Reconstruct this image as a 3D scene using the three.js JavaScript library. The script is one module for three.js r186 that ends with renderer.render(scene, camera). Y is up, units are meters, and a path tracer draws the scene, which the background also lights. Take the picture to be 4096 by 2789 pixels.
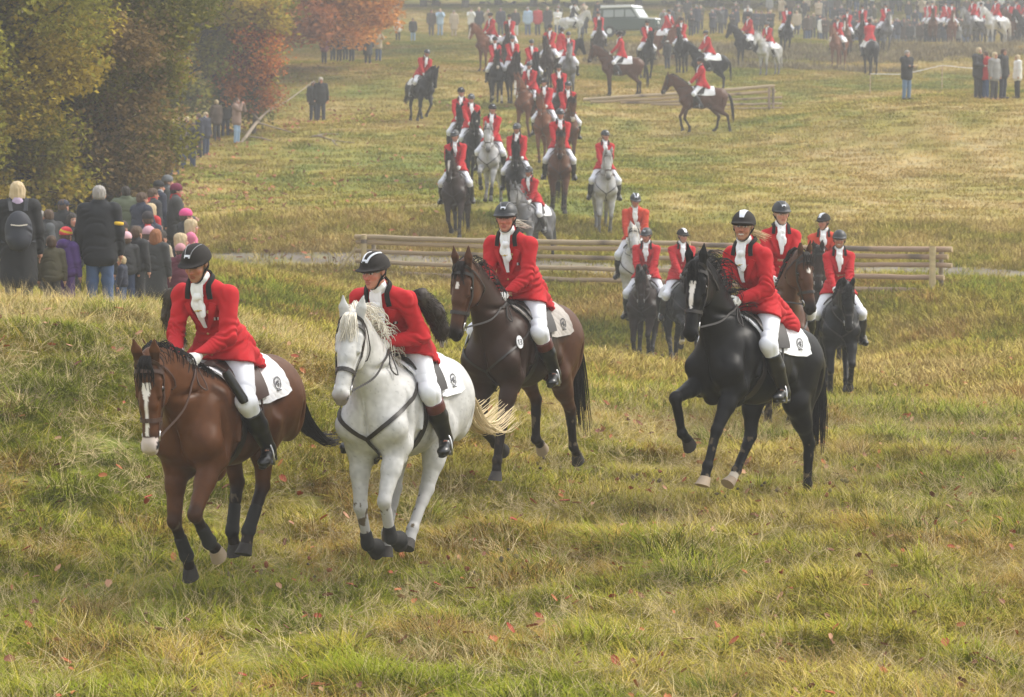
import * as THREE from 'three';
import { mergeGeometries } from 'three/addons/utils/BufferGeometryUtils.js';

// ───────────────────────── camera, sky, sun, exposure, haze ─────────────────────────
const scene = new THREE.Scene();
const camera = new THREE.PerspectiveCamera(14.45, 1024 / 697, 0.5, 3000);
camera.position.set(0, 3.5, 0);
camera.rotation.x = -Math.atan((1394.5 - 556) / 11000);
camera.focus = 24; camera.userData.fStop = 5.0;
const renderer = new THREE.WebGLRenderer({ antialias: true });
renderer.toneMapping = THREE.LinearToneMapping;
renderer.toneMappingExposure = 1.5;
renderer.shadowMap.enabled = true;

const SUN = new THREE.Vector3(0.62, 0.70, -0.22).normalize();
{ // hazy autumn sky: pale, brighter towards the veiled sun
  const W = 256, H = 128, d = new Float32Array(W * H * 4);
  for (let j = 0; j < H; j++) for (let i = 0; i < W; i++) {
    const el = (j + 0.5) / H * Math.PI - Math.PI / 2, az = ((i + 0.5) / W - 0.5) * 2 * Math.PI;
    const v = new THREE.Vector3(Math.cos(el) * Math.cos(az), Math.sin(el), Math.cos(el) * Math.sin(az));
    const c = Math.max(0, v.dot(SUN)), up = Math.max(0, v.y);
    const glow = 0.55 * Math.pow(c, 3) + 1.6 * Math.pow(c, 24);
    const k = v.y < 0 ? 0.38 : 1.1;
    d.set([(0.86 - 0.14 * up + glow * 1.08) * k, (0.86 - 0.09 * up + glow) * k, (0.85 + 0.02 * up + glow * 0.86) * k, 1], (j * W + i) * 4);
  }
  const t = new THREE.DataTexture(d, W, H, THREE.RGBAFormat, THREE.FloatType);
  t.mapping = THREE.EquirectangularReflectionMapping; t.magFilter = t.minFilter = THREE.LinearFilter; t.needsUpdate = true;
  scene.background = t; scene.environment = t;
  scene.backgroundIntensity = 1; scene.environmentIntensity = 1;
}
const sun = new THREE.DirectionalLight(new THREE.Color(1, 0.94, 0.85), 2.3);
sun.position.copy(SUN).multiplyScalar(300).add(new THREE.Vector3(0, 0, -80));
sun.target.position.set(0, 0, -80);
sun.castShadow = true; sun.shadow.radius = 28;
Object.assign(sun.shadow.camera, { left: -120, right: 120, top: 120, bottom: -120, near: 1, far: 700 });
sun.shadow.mapSize.set(4096, 4096);
scene.add(sun, sun.target);
scene.fog = new THREE.FogExp2(new THREE.Color(0.80, 0.80, 0.78), 0.0015);

// ───────────────────────── small maths ─────────────────────────
const rng = s => () => { s |= 0; s = s + 0x6D2B79F5 | 0; let t = Math.imul(s ^ s >>> 15, 1 | s); t = t + Math.imul(t ^ t >>> 7, 61 | t) ^ t; return ((t ^ t >>> 14) >>> 0) / 4294967296; };
const R = a => a * Math.PI / 180;
const add = (a, b) => [a[0] + b[0], a[1] + b[1], a[2] + b[2]], sub = (a, b) => [a[0] - b[0], a[1] - b[1], a[2] - b[2]];
const mul = (a, s) => [a[0] * s, a[1] * s, a[2] * s], dot = (a, b) => a[0] * b[0] + a[1] * b[1] + a[2] * b[2];
const cross = (a, b) => [a[1] * b[2] - a[2] * b[1], a[2] * b[0] - a[0] * b[2], a[0] * b[1] - a[1] * b[0]];
const len = a => Math.hypot(a[0], a[1], a[2]), nrm = a => mul(a, 1 / (len(a) || 1)), mix = (a, b, t) => add(mul(a, 1 - t), mul(b, t));
const lerp = (a, b, t) => a + (b - a) * t, clamp = (x, a, b) => x < a ? a : x > b ? b : x;
const sstep = (a, b, x) => { const t = clamp((x - a) / (b - a), 0, 1); return t * t * (3 - 2 * t); };
const hash3 = (x, y, z) => { let h = Math.imul(x, 374761393) ^ Math.imul(y, 668265263) ^ Math.imul(z, 2147483647 ^ 0x51ed270b); h = Math.imul(h ^ h >>> 13, 1274126177); return ((h ^ h >>> 16) >>> 0) / 4294967296; };
function noise(x, y, z = 0) {
  const X = Math.floor(x), Y = Math.floor(y), Z = Math.floor(z); let u = x - X, v = y - Y, w = z - Z;
  u = u * u * (3 - 2 * u); v = v * v * (3 - 2 * v); w = w * w * (3 - 2 * w);
  const h = (i, j, k) => hash3(X + i, Y + j, Z + k);
  return lerp(lerp(lerp(h(0, 0, 0), h(1, 0, 0), u), lerp(h(0, 1, 0), h(1, 1, 0), u), v), lerp(lerp(h(0, 0, 1), h(1, 0, 1), u), lerp(h(0, 1, 1), h(1, 1, 1), u), v), w) * 2 - 1;
}
const fbm = (x, y, z, o = 3) => { let s = 0, a = 0.5, f = 1; for (let i = 0; i < o; i++) { s += a * noise(x * f, y * f, z * f + i * 7.3); a *= 0.5; f *= 2.03; } return s; };
const sub2 = (M, p) => add(M.o, add(add(mul(M.X, p[0]), mul(M.Y, p[1])), mul(M.Z, p[2])));          // frame -> outer
const inv2 = (M, p) => { const q = sub(p, M.o); return [dot(q, M.X), dot(q, M.Y), dot(q, M.Z)]; };
const rgb = (r, g, b) => [r, g, b];
const hex = h => { const c = new THREE.Color(h); return [c.r, c.g, c.b]; };

// ───────────────────────── distance fields and their surfaces ─────────────────────────
class Field {
  constructor(k = 0.04) { this.k = k; this.P = []; this.C = []; this.H = []; this.noise = null; this.namp = 0; }
  cone(a, b, ra, rb = ra, o = {}) {
    const ba = sub(b, a), n = o.n || [0, 0, 1];
    this.P.push({ t: 0, ax: a[0], ay: a[1], az: a[2], bx: ba[0], by: ba[1], bz: ba[2], il: 1 / Math.max(dot(ba, ba), 1e-9), ra, dr: rb - ra, q: o.q ? 1 / (o.q * o.q) - 1 : 0, qs: o.q ? Math.min(1, (o.q + 1) / 2) : 1, nx: n[0], ny: n[1], nz: n[2], k: o.k ?? this.k, tag: o.tag || 0, lo: [0, 1, 2].map(i => Math.min(a[i], b[i]) - Math.max(ra, rb) * Math.max(1, o.q || 1)), hi: [0, 1, 2].map(i => Math.max(a[i], b[i]) + Math.max(ra, rb) * Math.max(1, o.q || 1)) });
    return this;
  }
  ell(c, r, o = {}, where = this.P) {
    const M = o.M, X = M ? M.X : [1, 0, 0], Y = M ? M.Y : [0, 1, 0], Z = M ? M.Z : [0, 0, 1]; if (M) c = sub2(M, c);
    const m = Math.max(...r);
    where.push({ t: 1, ax: c[0], ay: c[1], az: c[2], X0: X[0], X1: X[1], X2: X[2], Y0: Y[0], Y1: Y[1], Y2: Y[2], Z0: Z[0], Z1: Z[1], Z2: Z[2], rx: 1 / r[0], ry: 1 / r[1], rz: 1 / r[2], k: o.k ?? this.k, tag: o.tag || 0, lo: c.map(v => v - m), hi: c.map(v => v + m) });
    return this;
  }
  carve(c, r, o = {}) { return this.ell(c, r, o, this.C); }
  cut(n, p, k = 0.01) { n = nrm(n); this.H.push({ n, w: -dot(n, p), k }); return this; }               // keeps the side the normal points away from
  in(M) { const f = this; return { cone: (a, b, ra, rb, o = {}) => f.cone(sub2(M, a), sub2(M, b), ra, rb, { ...o, n: o.n ? add(add(mul(M.X, o.n[0]), mul(M.Y, o.n[1])), mul(M.Z, o.n[2])) : M.Z }), ell: (c, r, o = {}) => f.ell(c, r, { M, ...o }), carve: (c, r, o = {}) => f.carve(c, r, { M, ...o }) }; }
  d1(p, x, y, z) {
    const X = x - p.ax, Y = y - p.ay, Z = z - p.az;
    if (p.t === 0) {
      let t = (X * p.bx + Y * p.by + Z * p.bz) * p.il; t = t < 0 ? 0 : t > 1 ? 1 : t;
      const u = X - t * p.bx, v = Y - t * p.by, w = Z - t * p.bz; let s = u * u + v * v + w * w;
      if (p.q) { const l = u * p.nx + v * p.ny + w * p.nz; s += l * l * p.q; if (s < 0) s = 0; }
      return (Math.sqrt(s) - p.ra - t * p.dr) * p.qs;
    }
    const a = (X * p.X0 + Y * p.X1 + Z * p.X2) * p.rx, b = (X * p.Y0 + Y * p.Y1 + Z * p.Y2) * p.ry, c = (X * p.Z0 + Y * p.Z1 + Z * p.Z2) * p.rz;
    const k0 = Math.sqrt(a * a + b * b + c * c), k1 = Math.sqrt(a * a * p.rx * p.rx + b * b * p.ry * p.ry + c * c * p.rz * p.rz);
    return k1 < 1e-6 ? -1 / Math.max(p.rx, p.ry, p.rz) : k0 * (k0 - 1) / k1;
  }
  ev(x, y, z, L = this.P) {
    let d = 1e3;
    for (let i = 0; i < L.length; i++) { const p = L[i], e = this.d1(p, x, y, z), h = p.k - Math.abs(d - e); d = d < e ? d : e; if (h > 0) d -= h * h / (4 * p.k); }
    for (let i = 0; i < this.C.length; i++) { const p = this.C[i], e = -this.d1(p, x, y, z), h = p.k - Math.abs(d - e); d = d > e ? d : e; if (h > 0) d += h * h / (4 * p.k); }
    for (let i = 0; i < this.H.length; i++) { const p = this.H[i], e = p.n[0] * x + p.n[1] * y + p.n[2] * z + p.w, h = p.k - Math.abs(d - e); d = d > e ? d : e; if (h > 0) d += h * h / (4 * p.k); }
    return this.noise && d < 0.1 && d > -0.1 ? d + this.noise(x, y, z) : d;
  }
  grad(p, L = this.P, e = 0.003) {
    const [x, y, z] = p, a = this.ev(x + e, y - e, z - e, L), b = this.ev(x - e, y - e, z + e, L), c = this.ev(x - e, y + e, z - e, L), d = this.ev(x + e, y + e, z + e, L);
    return nrm([a - b - c + d, -a - b + c + d, -a + b - c + d]);
  }
  snap(p, off = 0, it = 7) { for (let i = 0; i < it; i++) { const d = this.ev(p[0], p[1], p[2]) - off; if (Math.abs(d) < 5e-4) break; p = sub(p, mul(this.grad(p), d * 0.9)); } return p; }
  hit(o, dir, off = 0, tmax = 1.2) { let t = 0; for (let i = 0; i < 60; i++) { const p = add(o, mul(dir, t)), d = this.ev(...p) - off; if (d > -5e-4) return p; t += Math.max(-d * 0.7, 0.001); if (t > tmax) break; } return add(o, mul(dir, t)); }
  // naive surface nets over the blocks that the surface crosses
  mesh(cell, want = null) {
    const lo = [1e9, 1e9, 1e9], hi = [-1e9, -1e9, -1e9];
    for (const p of this.P) for (let i = 0; i < 3; i++) { lo[i] = Math.min(lo[i], p.lo[i]); hi[i] = Math.max(hi[i], p.hi[i]); }
    const pad = cell * 2 + this.namp, B = 6;
    const N = [0, 1, 2].map(i => Math.ceil((hi[i] - lo[i] + 2 * pad) / cell / B) * B + 1);
    const o = lo.map(v => v - pad), [nx, ny, nz] = N, sx = 1, sy = nx, sz = nx * ny;
    const F = new Float32Array(nx * ny * nz).fill(1), ID = new Int32Array(nx * ny * nz).fill(-1), blocks = [];
    const half = B * cell * 0.5, Rb = half * 1.7321;
    for (let bz = 0; bz < (nz - 1) / B; bz++) for (let by = 0; by < (ny - 1) / B; by++) for (let bx = 0; bx < (nx - 1) / B; bx++) {
      const cx = o[0] + bx * B * cell + half, cy = o[1] + by * B * cell + half, cz = o[2] + bz * B * cell + half;
      let m = 1e3; const ds = new Float32Array(this.P.length);
      for (let i = 0; i < this.P.length; i++) { const e = this.d1(this.P[i], cx, cy, cz); ds[i] = e; if (e < m) m = e; }
      const x1 = bx * B + (bx * B + B === nx - 1 ? B + 1 : B), y1 = by * B + (by * B + B === ny - 1 ? B + 1 : B), z1 = bz * B + (bz * B + B === nz - 1 ? B + 1 : B);
      if (m > Rb * 1.5 + this.namp + 0.03) continue;                                                     // stays +1: outside
      const L = this.P.filter((p, i) => ds[i] < m + 2.6 * Rb + p.k);
      const full = this.ev(cx, cy, cz, L);
      if (full < -Rb * 1.7 - this.namp - 0.02) { for (let z = bz * B; z < z1; z++) for (let y = by * B; y < y1; y++) for (let x = bx * B; x < x1; x++) F[x + y * sy + z * sz] = -1; continue; }
      for (let z = bz * B; z < z1; z++) for (let y = by * B; y < y1; y++) for (let x = bx * B; x < x1; x++) F[x + y * sy + z * sz] = this.ev(o[0] + x * cell, o[1] + y * cell, o[2] + z * cell, L);
      blocks.push([bx * B, by * B, bz * B, L]);
    }
    const pos = [], nor = [], idx = [], OFF = [0, sx, sy, sx + sy, sz, sz + sx, sz + sy, sz + sx + sy];
    const E = [[0, 1], [2, 3], [4, 5], [6, 7], [0, 2], [1, 3], [4, 6], [5, 7], [0, 4], [1, 5], [2, 6], [3, 7]];
    for (const [X, Y, Z, L] of blocks) for (let z = Z; z < Math.min(Z + B, nz - 1); z++) for (let y = Y; y < Math.min(Y + B, ny - 1); y++) for (let x = X; x < Math.min(X + B, nx - 1); x++) {
      const g = x + y * sy + z * sz; let mask = 0;
      for (let i = 0; i < 8; i++) if (F[g + OFF[i]] < 0) mask |= 1 << i;
      if (mask === 0 || mask === 255) continue;
      let px = 0, py = 0, pz = 0, n = 0;
      for (const [a, b] of E) { if (((mask >> a) & 1) === ((mask >> b) & 1)) continue; const fa = F[g + OFF[a]], fb = F[g + OFF[b]], t = fa / (fa - fb); px += lerp(a & 1, b & 1, t); py += lerp(a >> 1 & 1, b >> 1 & 1, t); pz += lerp(a >> 2, b >> 2, t); n++; }
      let p = [o[0] + (x + px / n) * cell, o[1] + (y + py / n) * cell, o[2] + (z + pz / n) * cell];
      const G = this.grad(p, L, cell * 0.35), f = clamp(this.ev(p[0], p[1], p[2], L), -cell * 0.4, cell * 0.4);
      p = sub(p, mul(G, f));
      ID[g] = pos.length / 3; pos.push(p[0], p[1], p[2]); nor.push(G[0], G[1], G[2]);
    }
    const quad = (a, b, c, d, flip) => { if (a < 0 || b < 0 || c < 0 || d < 0) return; flip ? idx.push(a, c, b, c, a, d) : idx.push(a, b, c, c, d, a); };
    for (const [X, Y, Z] of blocks) for (let z = Z; z < Z + B; z++) for (let y = Y; y < Y + B; y++) for (let x = X; x < X + B; x++) {
      const g = x + y * sy + z * sz; if (ID[g] < 0) continue; const s = F[g] < 0;
      if (y > 0 && z > 0 && (F[g + sx] < 0) !== s) quad(ID[g], ID[g - sy], ID[g - sy - sz], ID[g - sz], !s);
      if (x > 0 && z > 0 && (F[g + sy] < 0) !== s) quad(ID[g], ID[g - sz], ID[g - sz - sx], ID[g - sx], !s);
      if (x > 0 && y > 0 && (F[g + sz] < 0) !== s) quad(ID[g], ID[g - sx], ID[g - sx - sy], ID[g - sy], !s);
    }
    const geo = new THREE.BufferGeometry();
    geo.setAttribute('position', new THREE.BufferAttribute(new Float32Array(pos), 3));
    geo.setAttribute('normal', new THREE.BufferAttribute(new Float32Array(nor), 3));
    geo.setIndex(new THREE.BufferAttribute(new Uint32Array(idx), 1));
    return geo;
  }
}
function paint(geo, fn) {                                                                               // own colour of each vertex
  const P = geo.attributes.position, c = new Float32Array(P.count * 3);
  for (let i = 0; i < P.count; i++) { const v = fn([P.getX(i), P.getY(i), P.getZ(i)], i); c[i * 3] = v[0]; c[i * 3 + 1] = v[1]; c[i * 3 + 2] = v[2]; }
  geo.setAttribute('color', new THREE.BufferAttribute(c, 3)); return geo;
}
// collects tubes, strips, sheets and boxes into one geometry
class Acc {
  constructor() { this.p = []; this.n = []; this.i = []; this.c = []; this.col = [1, 1, 1]; }
  v(p, n) { this.p.push(p[0], p[1], p[2]); this.n.push(n[0], n[1], n[2]); this.c.push(this.col[0], this.col[1], this.col[2]); return this.p.length / 3 - 1; }
  tube(pts, rad, seg = 6, flat = 1, closed = false) {
    const rf = typeof rad === 'function' ? rad : () => rad; let N = [0, 1, 0.01], base = [];
    for (let i = 0; i < pts.length; i++) {
      const T = nrm(sub(pts[closed ? (i + 1) % pts.length : Math.min(i + 1, pts.length - 1)], pts[closed ? (i + pts.length - 1) % pts.length : Math.max(i - 1, 0)]));
      let S = cross(T, N); if (len(S) < 1e-3) S = cross(T, [1, 0.1, 0.3]); S = nrm(S); N = nrm(cross(S, T));
      const r = rf(i / (pts.length - 1)), row = [];
      for (let j = 0; j < seg; j++) { const a = j / seg * 2 * Math.PI, q = add(mul(S, Math.cos(a)), mul(N, Math.sin(a) * flat)); row.push(this.v(add(pts[i], mul(q, r)), nrm(q))); }
      base.push(row);
    }
    if (closed) base.push(base[0]);
    for (let i = 0; i + 1 < base.length; i++) for (let j = 0; j < seg; j++) { const a = base[i][j], b = base[i][(j + 1) % seg], c = base[i + 1][(j + 1) % seg], d = base[i + 1][j]; this.i.push(a, c, b, a, d, c); }
    if (!closed) for (const [row, k, s] of [[base[0], 0, 1], [base[base.length - 1], pts.length - 1, 0]]) {
      const T = mul(nrm(sub(pts[Math.min(k + 1, pts.length - 1)], pts[Math.max(k - 1, 0)])), s ? -1 : 1), c = this.v(pts[k], T), ring = row.map(q => this.v(this.p.slice(q * 3, q * 3 + 3), T));
      for (let j = 0; j < seg; j++) { const a = ring[j], b = ring[(j + 1) % seg]; s ? this.i.push(c, a, b) : this.i.push(c, b, a); }
    }
    return this;
  }
  grid(rows, th = 0) {                                                                                 // a sheet of points, th thick (closed)
    const n = rows.length, m = rows[0].length, N = rows.map((r, i) => r.map((p, j) => nrm(cross(sub(rows[i][Math.min(j + 1, m - 1)], rows[i][Math.max(j - 1, 0)]), sub(rows[Math.min(i + 1, n - 1)][j], rows[Math.max(i - 1, 0)][j])))));
    const A = rows.map((r, i) => r.map((p, j) => this.v(p, N[i][j])));
    for (let i = 0; i + 1 < n; i++) for (let j = 0; j + 1 < m; j++) this.i.push(A[i][j], A[i][j + 1], A[i + 1][j + 1], A[i][j], A[i + 1][j + 1], A[i + 1][j]);
    if (th) {
      const rim = []; for (let j = 0; j < m; j++) rim.push([0, j]); for (let i = 1; i < n; i++) rim.push([i, m - 1]); for (let j = m - 2; j >= 0; j--) rim.push([n - 1, j]); for (let i = n - 2; i > 0; i--) rim.push([i, 0]);
      const low = (i, j) => sub(rows[i][j], mul(N[i][j], th));
      for (let q = 0; q < rim.length; q++) { const [i, j] = rim[q], [k, l] = rim[(q + 1) % rim.length], e = nrm(cross(N[i][j], sub(rows[k][l], rows[i][j]))), s = mul(e, -1), a = this.v(rows[i][j], s), b = this.v(rows[k][l], s), c = this.v(low(k, l), s), d = this.v(low(i, j), s); this.i.push(a, c, b, a, d, c); }
      const Bk = rows.map((r, i) => r.map((p, j) => this.v(low(i, j), mul(N[i][j], -1))));
      for (let i = 0; i + 1 < n; i++) for (let j = 0; j + 1 < m; j++) this.i.push(Bk[i][j], Bk[i + 1][j + 1], Bk[i][j + 1], Bk[i][j], Bk[i + 1][j], Bk[i + 1][j + 1]);
    }
    return this;
  }
  strap(f, pts, w, off = 0.006, o = {}) {                                                              // a leather strip laid on a surface
    const P = f ? smooth(pts, o.n || Math.max(8, pts.length * 4), o.closed).map(p => f.snap(p, off)) : smooth(pts, o.n || Math.max(8, pts.length * 4), o.closed);
    const rows = P.map((p, i) => { const T = nrm(sub(P[o.closed ? (i + 1) % P.length : Math.min(i + 1, P.length - 1)], P[o.closed ? (i + P.length - 1) % P.length : Math.max(i - 1, 0)])), g = f ? f.grad(p) : o.up || [0, 1, 0], S = nrm(cross(g, T)); const ww = typeof w === 'function' ? w(i / (P.length - 1)) : w; return [-1, 0, 1].map(k => { let q = add(p, mul(S, k * ww / 2)); if (f && ww > 0.03) q = f.snap(q, off); return q; }); });
    if (o.closed) rows.push(rows[0]);
    return this.grid(rows, o.th || 0.006);
  }
  ball(c, r, n = 8) { const g = new THREE.SphereGeometry(1, n, Math.max(4, n * 0.7 | 0)), P = g.attributes.position, b = this.p.length / 3, rr = Array.isArray(r) ? r : [r, r, r]; for (let i = 0; i < P.count; i++) this.v([c[0] + P.getX(i) * rr[0], c[1] + P.getY(i) * rr[1], c[2] + P.getZ(i) * rr[2]], [P.getX(i), P.getY(i), P.getZ(i)]); for (const k of g.index.array) this.i.push(b + k); return this; }
  geo(g, M) { g = g.index ? g : g; const P = g.attributes.position, Q = g.attributes.normal, b = this.p.length / 3, v = new THREE.Vector3(), q = new THREE.Vector3(), nm = new THREE.Matrix3().getNormalMatrix(M); for (let i = 0; i < P.count; i++) { v.fromBufferAttribute(P, i).applyMatrix4(M); q.fromBufferAttribute(Q, i).applyMatrix3(nm).normalize(); this.v([v.x, v.y, v.z], [q.x, q.y, q.z]); } if (g.index) for (const k of g.index.array) this.i.push(b + k); else for (let k = 0; k < P.count; k++) this.i.push(b + k); return this; }
  box(c, s, M4) { const g = new THREE.BoxGeometry(...s), M = new THREE.Matrix4().makeTranslation(...c); if (M4) M.premultiply(M4); return this.geo(g, M); }
  build(colour = false) {
    const g = new THREE.BufferGeometry();
    g.setAttribute('position', new THREE.BufferAttribute(new Float32Array(this.p), 3)); g.setAttribute('normal', new THREE.BufferAttribute(new Float32Array(this.n), 3));
    if (colour) g.setAttribute('color', new THREE.BufferAttribute(new Float32Array(this.c), 3));
    g.setIndex(new THREE.BufferAttribute(new Uint32Array(this.i), 1)); return g;
  }
}
function smooth(pts, n, closed = false) { const c = new THREE.CatmullRomCurve3(pts.map(p => new THREE.Vector3(...p)), closed, 'centripetal'); return Array.from({ length: n }, (_, i) => { const v = c.getPoint(closed ? i / n : i / (n - 1)); return [v.x, v.y, v.z]; }); }

// ───────────────────────── things ─────────────────────────
const taken = {};
const numbered = n => { const k = taken[n] = (taken[n] ?? -1) + 1; return k ? `${n}_${String(k).padStart(3, '0')}` : n; };
function tag(o, label, category, group, kind) { if (label) o.userData.label = label; if (category) o.userData.category = category; if (group) o.userData.group = group; if (kind) o.userData.kind = kind; return o; }
function thing(name, label, category, group) { const o = new THREE.Group(); o.name = numbered(name); scene.add(o); return tag(o, label, category, group); }
function part(name, geo, mat, parent) { const m = new THREE.Mesh(geo, mat); m.name = name; m.castShadow = m.receiveShadow = true; parent.add(m); return m; }
const std = (c, rough = 0.8, o = {}) => { const m = new THREE.MeshStandardMaterial({ roughness: rough, ...o }); m.color.setRGB(...c); return m; };
const phys = (c, rough, o) => { const m = new THREE.MeshPhysicalMaterial({ roughness: rough, ...o }); m.color.setRGB(...c); return m; };
const vcol = (rough, o = {}) => new THREE.MeshPhysicalMaterial({ vertexColors: true, roughness: rough, ...o });
const M = {
  coat: vcol(0.42, { specularIntensity: 0.26 }), hair: vcol(0.6, { specularIntensity: 0.4 }), skin: vcol(0.55), cloth: vcol(0.9),
  red: vcol(0.92, { sheen: 0.25, sheenRoughness: 0.6, sheenColor: new THREE.Color(0.5, 0.05, 0.04) }),
  velvet: std(rgb(0.008, 0.007, 0.007), 0.95), white: std(rgb(0.74, 0.75, 0.78), 0.85), stock: std(rgb(0.80, 0.81, 0.84), 0.8), glove: std(rgb(0.66, 0.66, 0.65), 0.85),
  breech: std(rgb(0.70, 0.72, 0.78), 0.88), boot: std(rgb(0.005, 0.005, 0.0055), 0.3), bootTop: std(rgb(0.085, 0.018, 0.014), 0.4),
  leather: std(rgb(0.014, 0.010, 0.008), 0.5), brownLeather: std(rgb(0.045, 0.018, 0.010), 0.5), steel: std(rgb(0.62, 0.62, 0.62), 0.28, { metalness: 0.9 }), brass: std(rgb(0.55, 0.42, 0.18), 0.35, { metalness: 0.85 }),
  hoof: std(rgb(0.020, 0.016, 0.013), 0.8), paleHoof: std(rgb(0.30, 0.23, 0.16), 0.7), eye: std(rgb(0.006, 0.004, 0.003), 0.12),
  hatVelvet: std(rgb(0.010, 0.007, 0.006), 0.9), hatGloss: std(rgb(0.013, 0.015, 0.018), 0.5), piping: std(rgb(0.20, 0.20, 0.21), 0.5), silver: std(rgb(0.62, 0.64, 0.68), 0.35, { metalness: 0.5 }),
  greyPad: std(rgb(0.40, 0.37, 0.34), 0.9), ink: std(rgb(0.12, 0.12, 0.13), 0.8), legBoot: std(rgb(0.006, 0.0055, 0.005), 0.85),
};

// ───────────────────────── horses ─────────────────────────
// horse space: x forward, y up, z to the horse's right, metres, for a horse of 1.65 m at the withers
const LEG = {
  fl: { z: -0.16, fore: true }, fr: { z: 0.16, fore: true }, hl: { z: -0.15, fore: false }, hr: { z: 0.15, fore: false },
};
const dirTo = (a, b) => { const dx = b[0] - a[0], dy = b[1] - a[1], l = Math.hypot(dx, dy) || 1; return [dx / l, dy / l]; };
function legJoints(kind, t) {
  const L = LEG[kind], z = L.z, J = {};
  if (L.fore) {
    const e0 = [0.43, 0.96], d = dirTo(e0, t[0]), swing = clamp(d[0], -0.6, 0.9);
    const e = [e0[0] + 0.09 * swing, e0[1] + 0.07 * Math.abs(swing)], d1 = dirTo(e, t[0]);
    J.e = [e[0], e[1], z]; J.k = [e[0] + d1[0] * 0.45, e[1] + d1[1] * 0.45, z * 0.92];
  } else {
    const h = [-0.64, 1.22]; let dx = t[0][0] - h[0], dy = t[0][1] - h[1], l = Math.hypot(dx, dy), a = 0.37, b = 0.48; const m = clamp(l, 0.35, 0.82); dx *= m / l; dy *= m / l; l = m;
    const q = (a * a - b * b + l * l) / (2 * l), w = Math.sqrt(Math.max(0, a * a - q * q));
    J.h = [h[0], h[1], z]; J.s = [h[0] + dx / l * q - dy / l * w, h[1] + dy / l * q + dx / l * w, z * 1.15]; J.k = [h[0] + dx, h[1] + dy, z * 0.95];
  }
  const c = L.fore ? 0.32 : 0.375, d2 = dirTo(t[0], t[1]), d3 = dirTo(t[1], t[2]);
  J.f = [J.k[0] + d2[0] * c, J.k[1] + d2[1] * c, z * 0.88];
  J.c = [J.f[0] + d3[0] * 0.11, J.f[1] + d3[1] * 0.11, z * 0.88]; J.d = [d3[0], d3[1], 0];
  return J;
}
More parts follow.
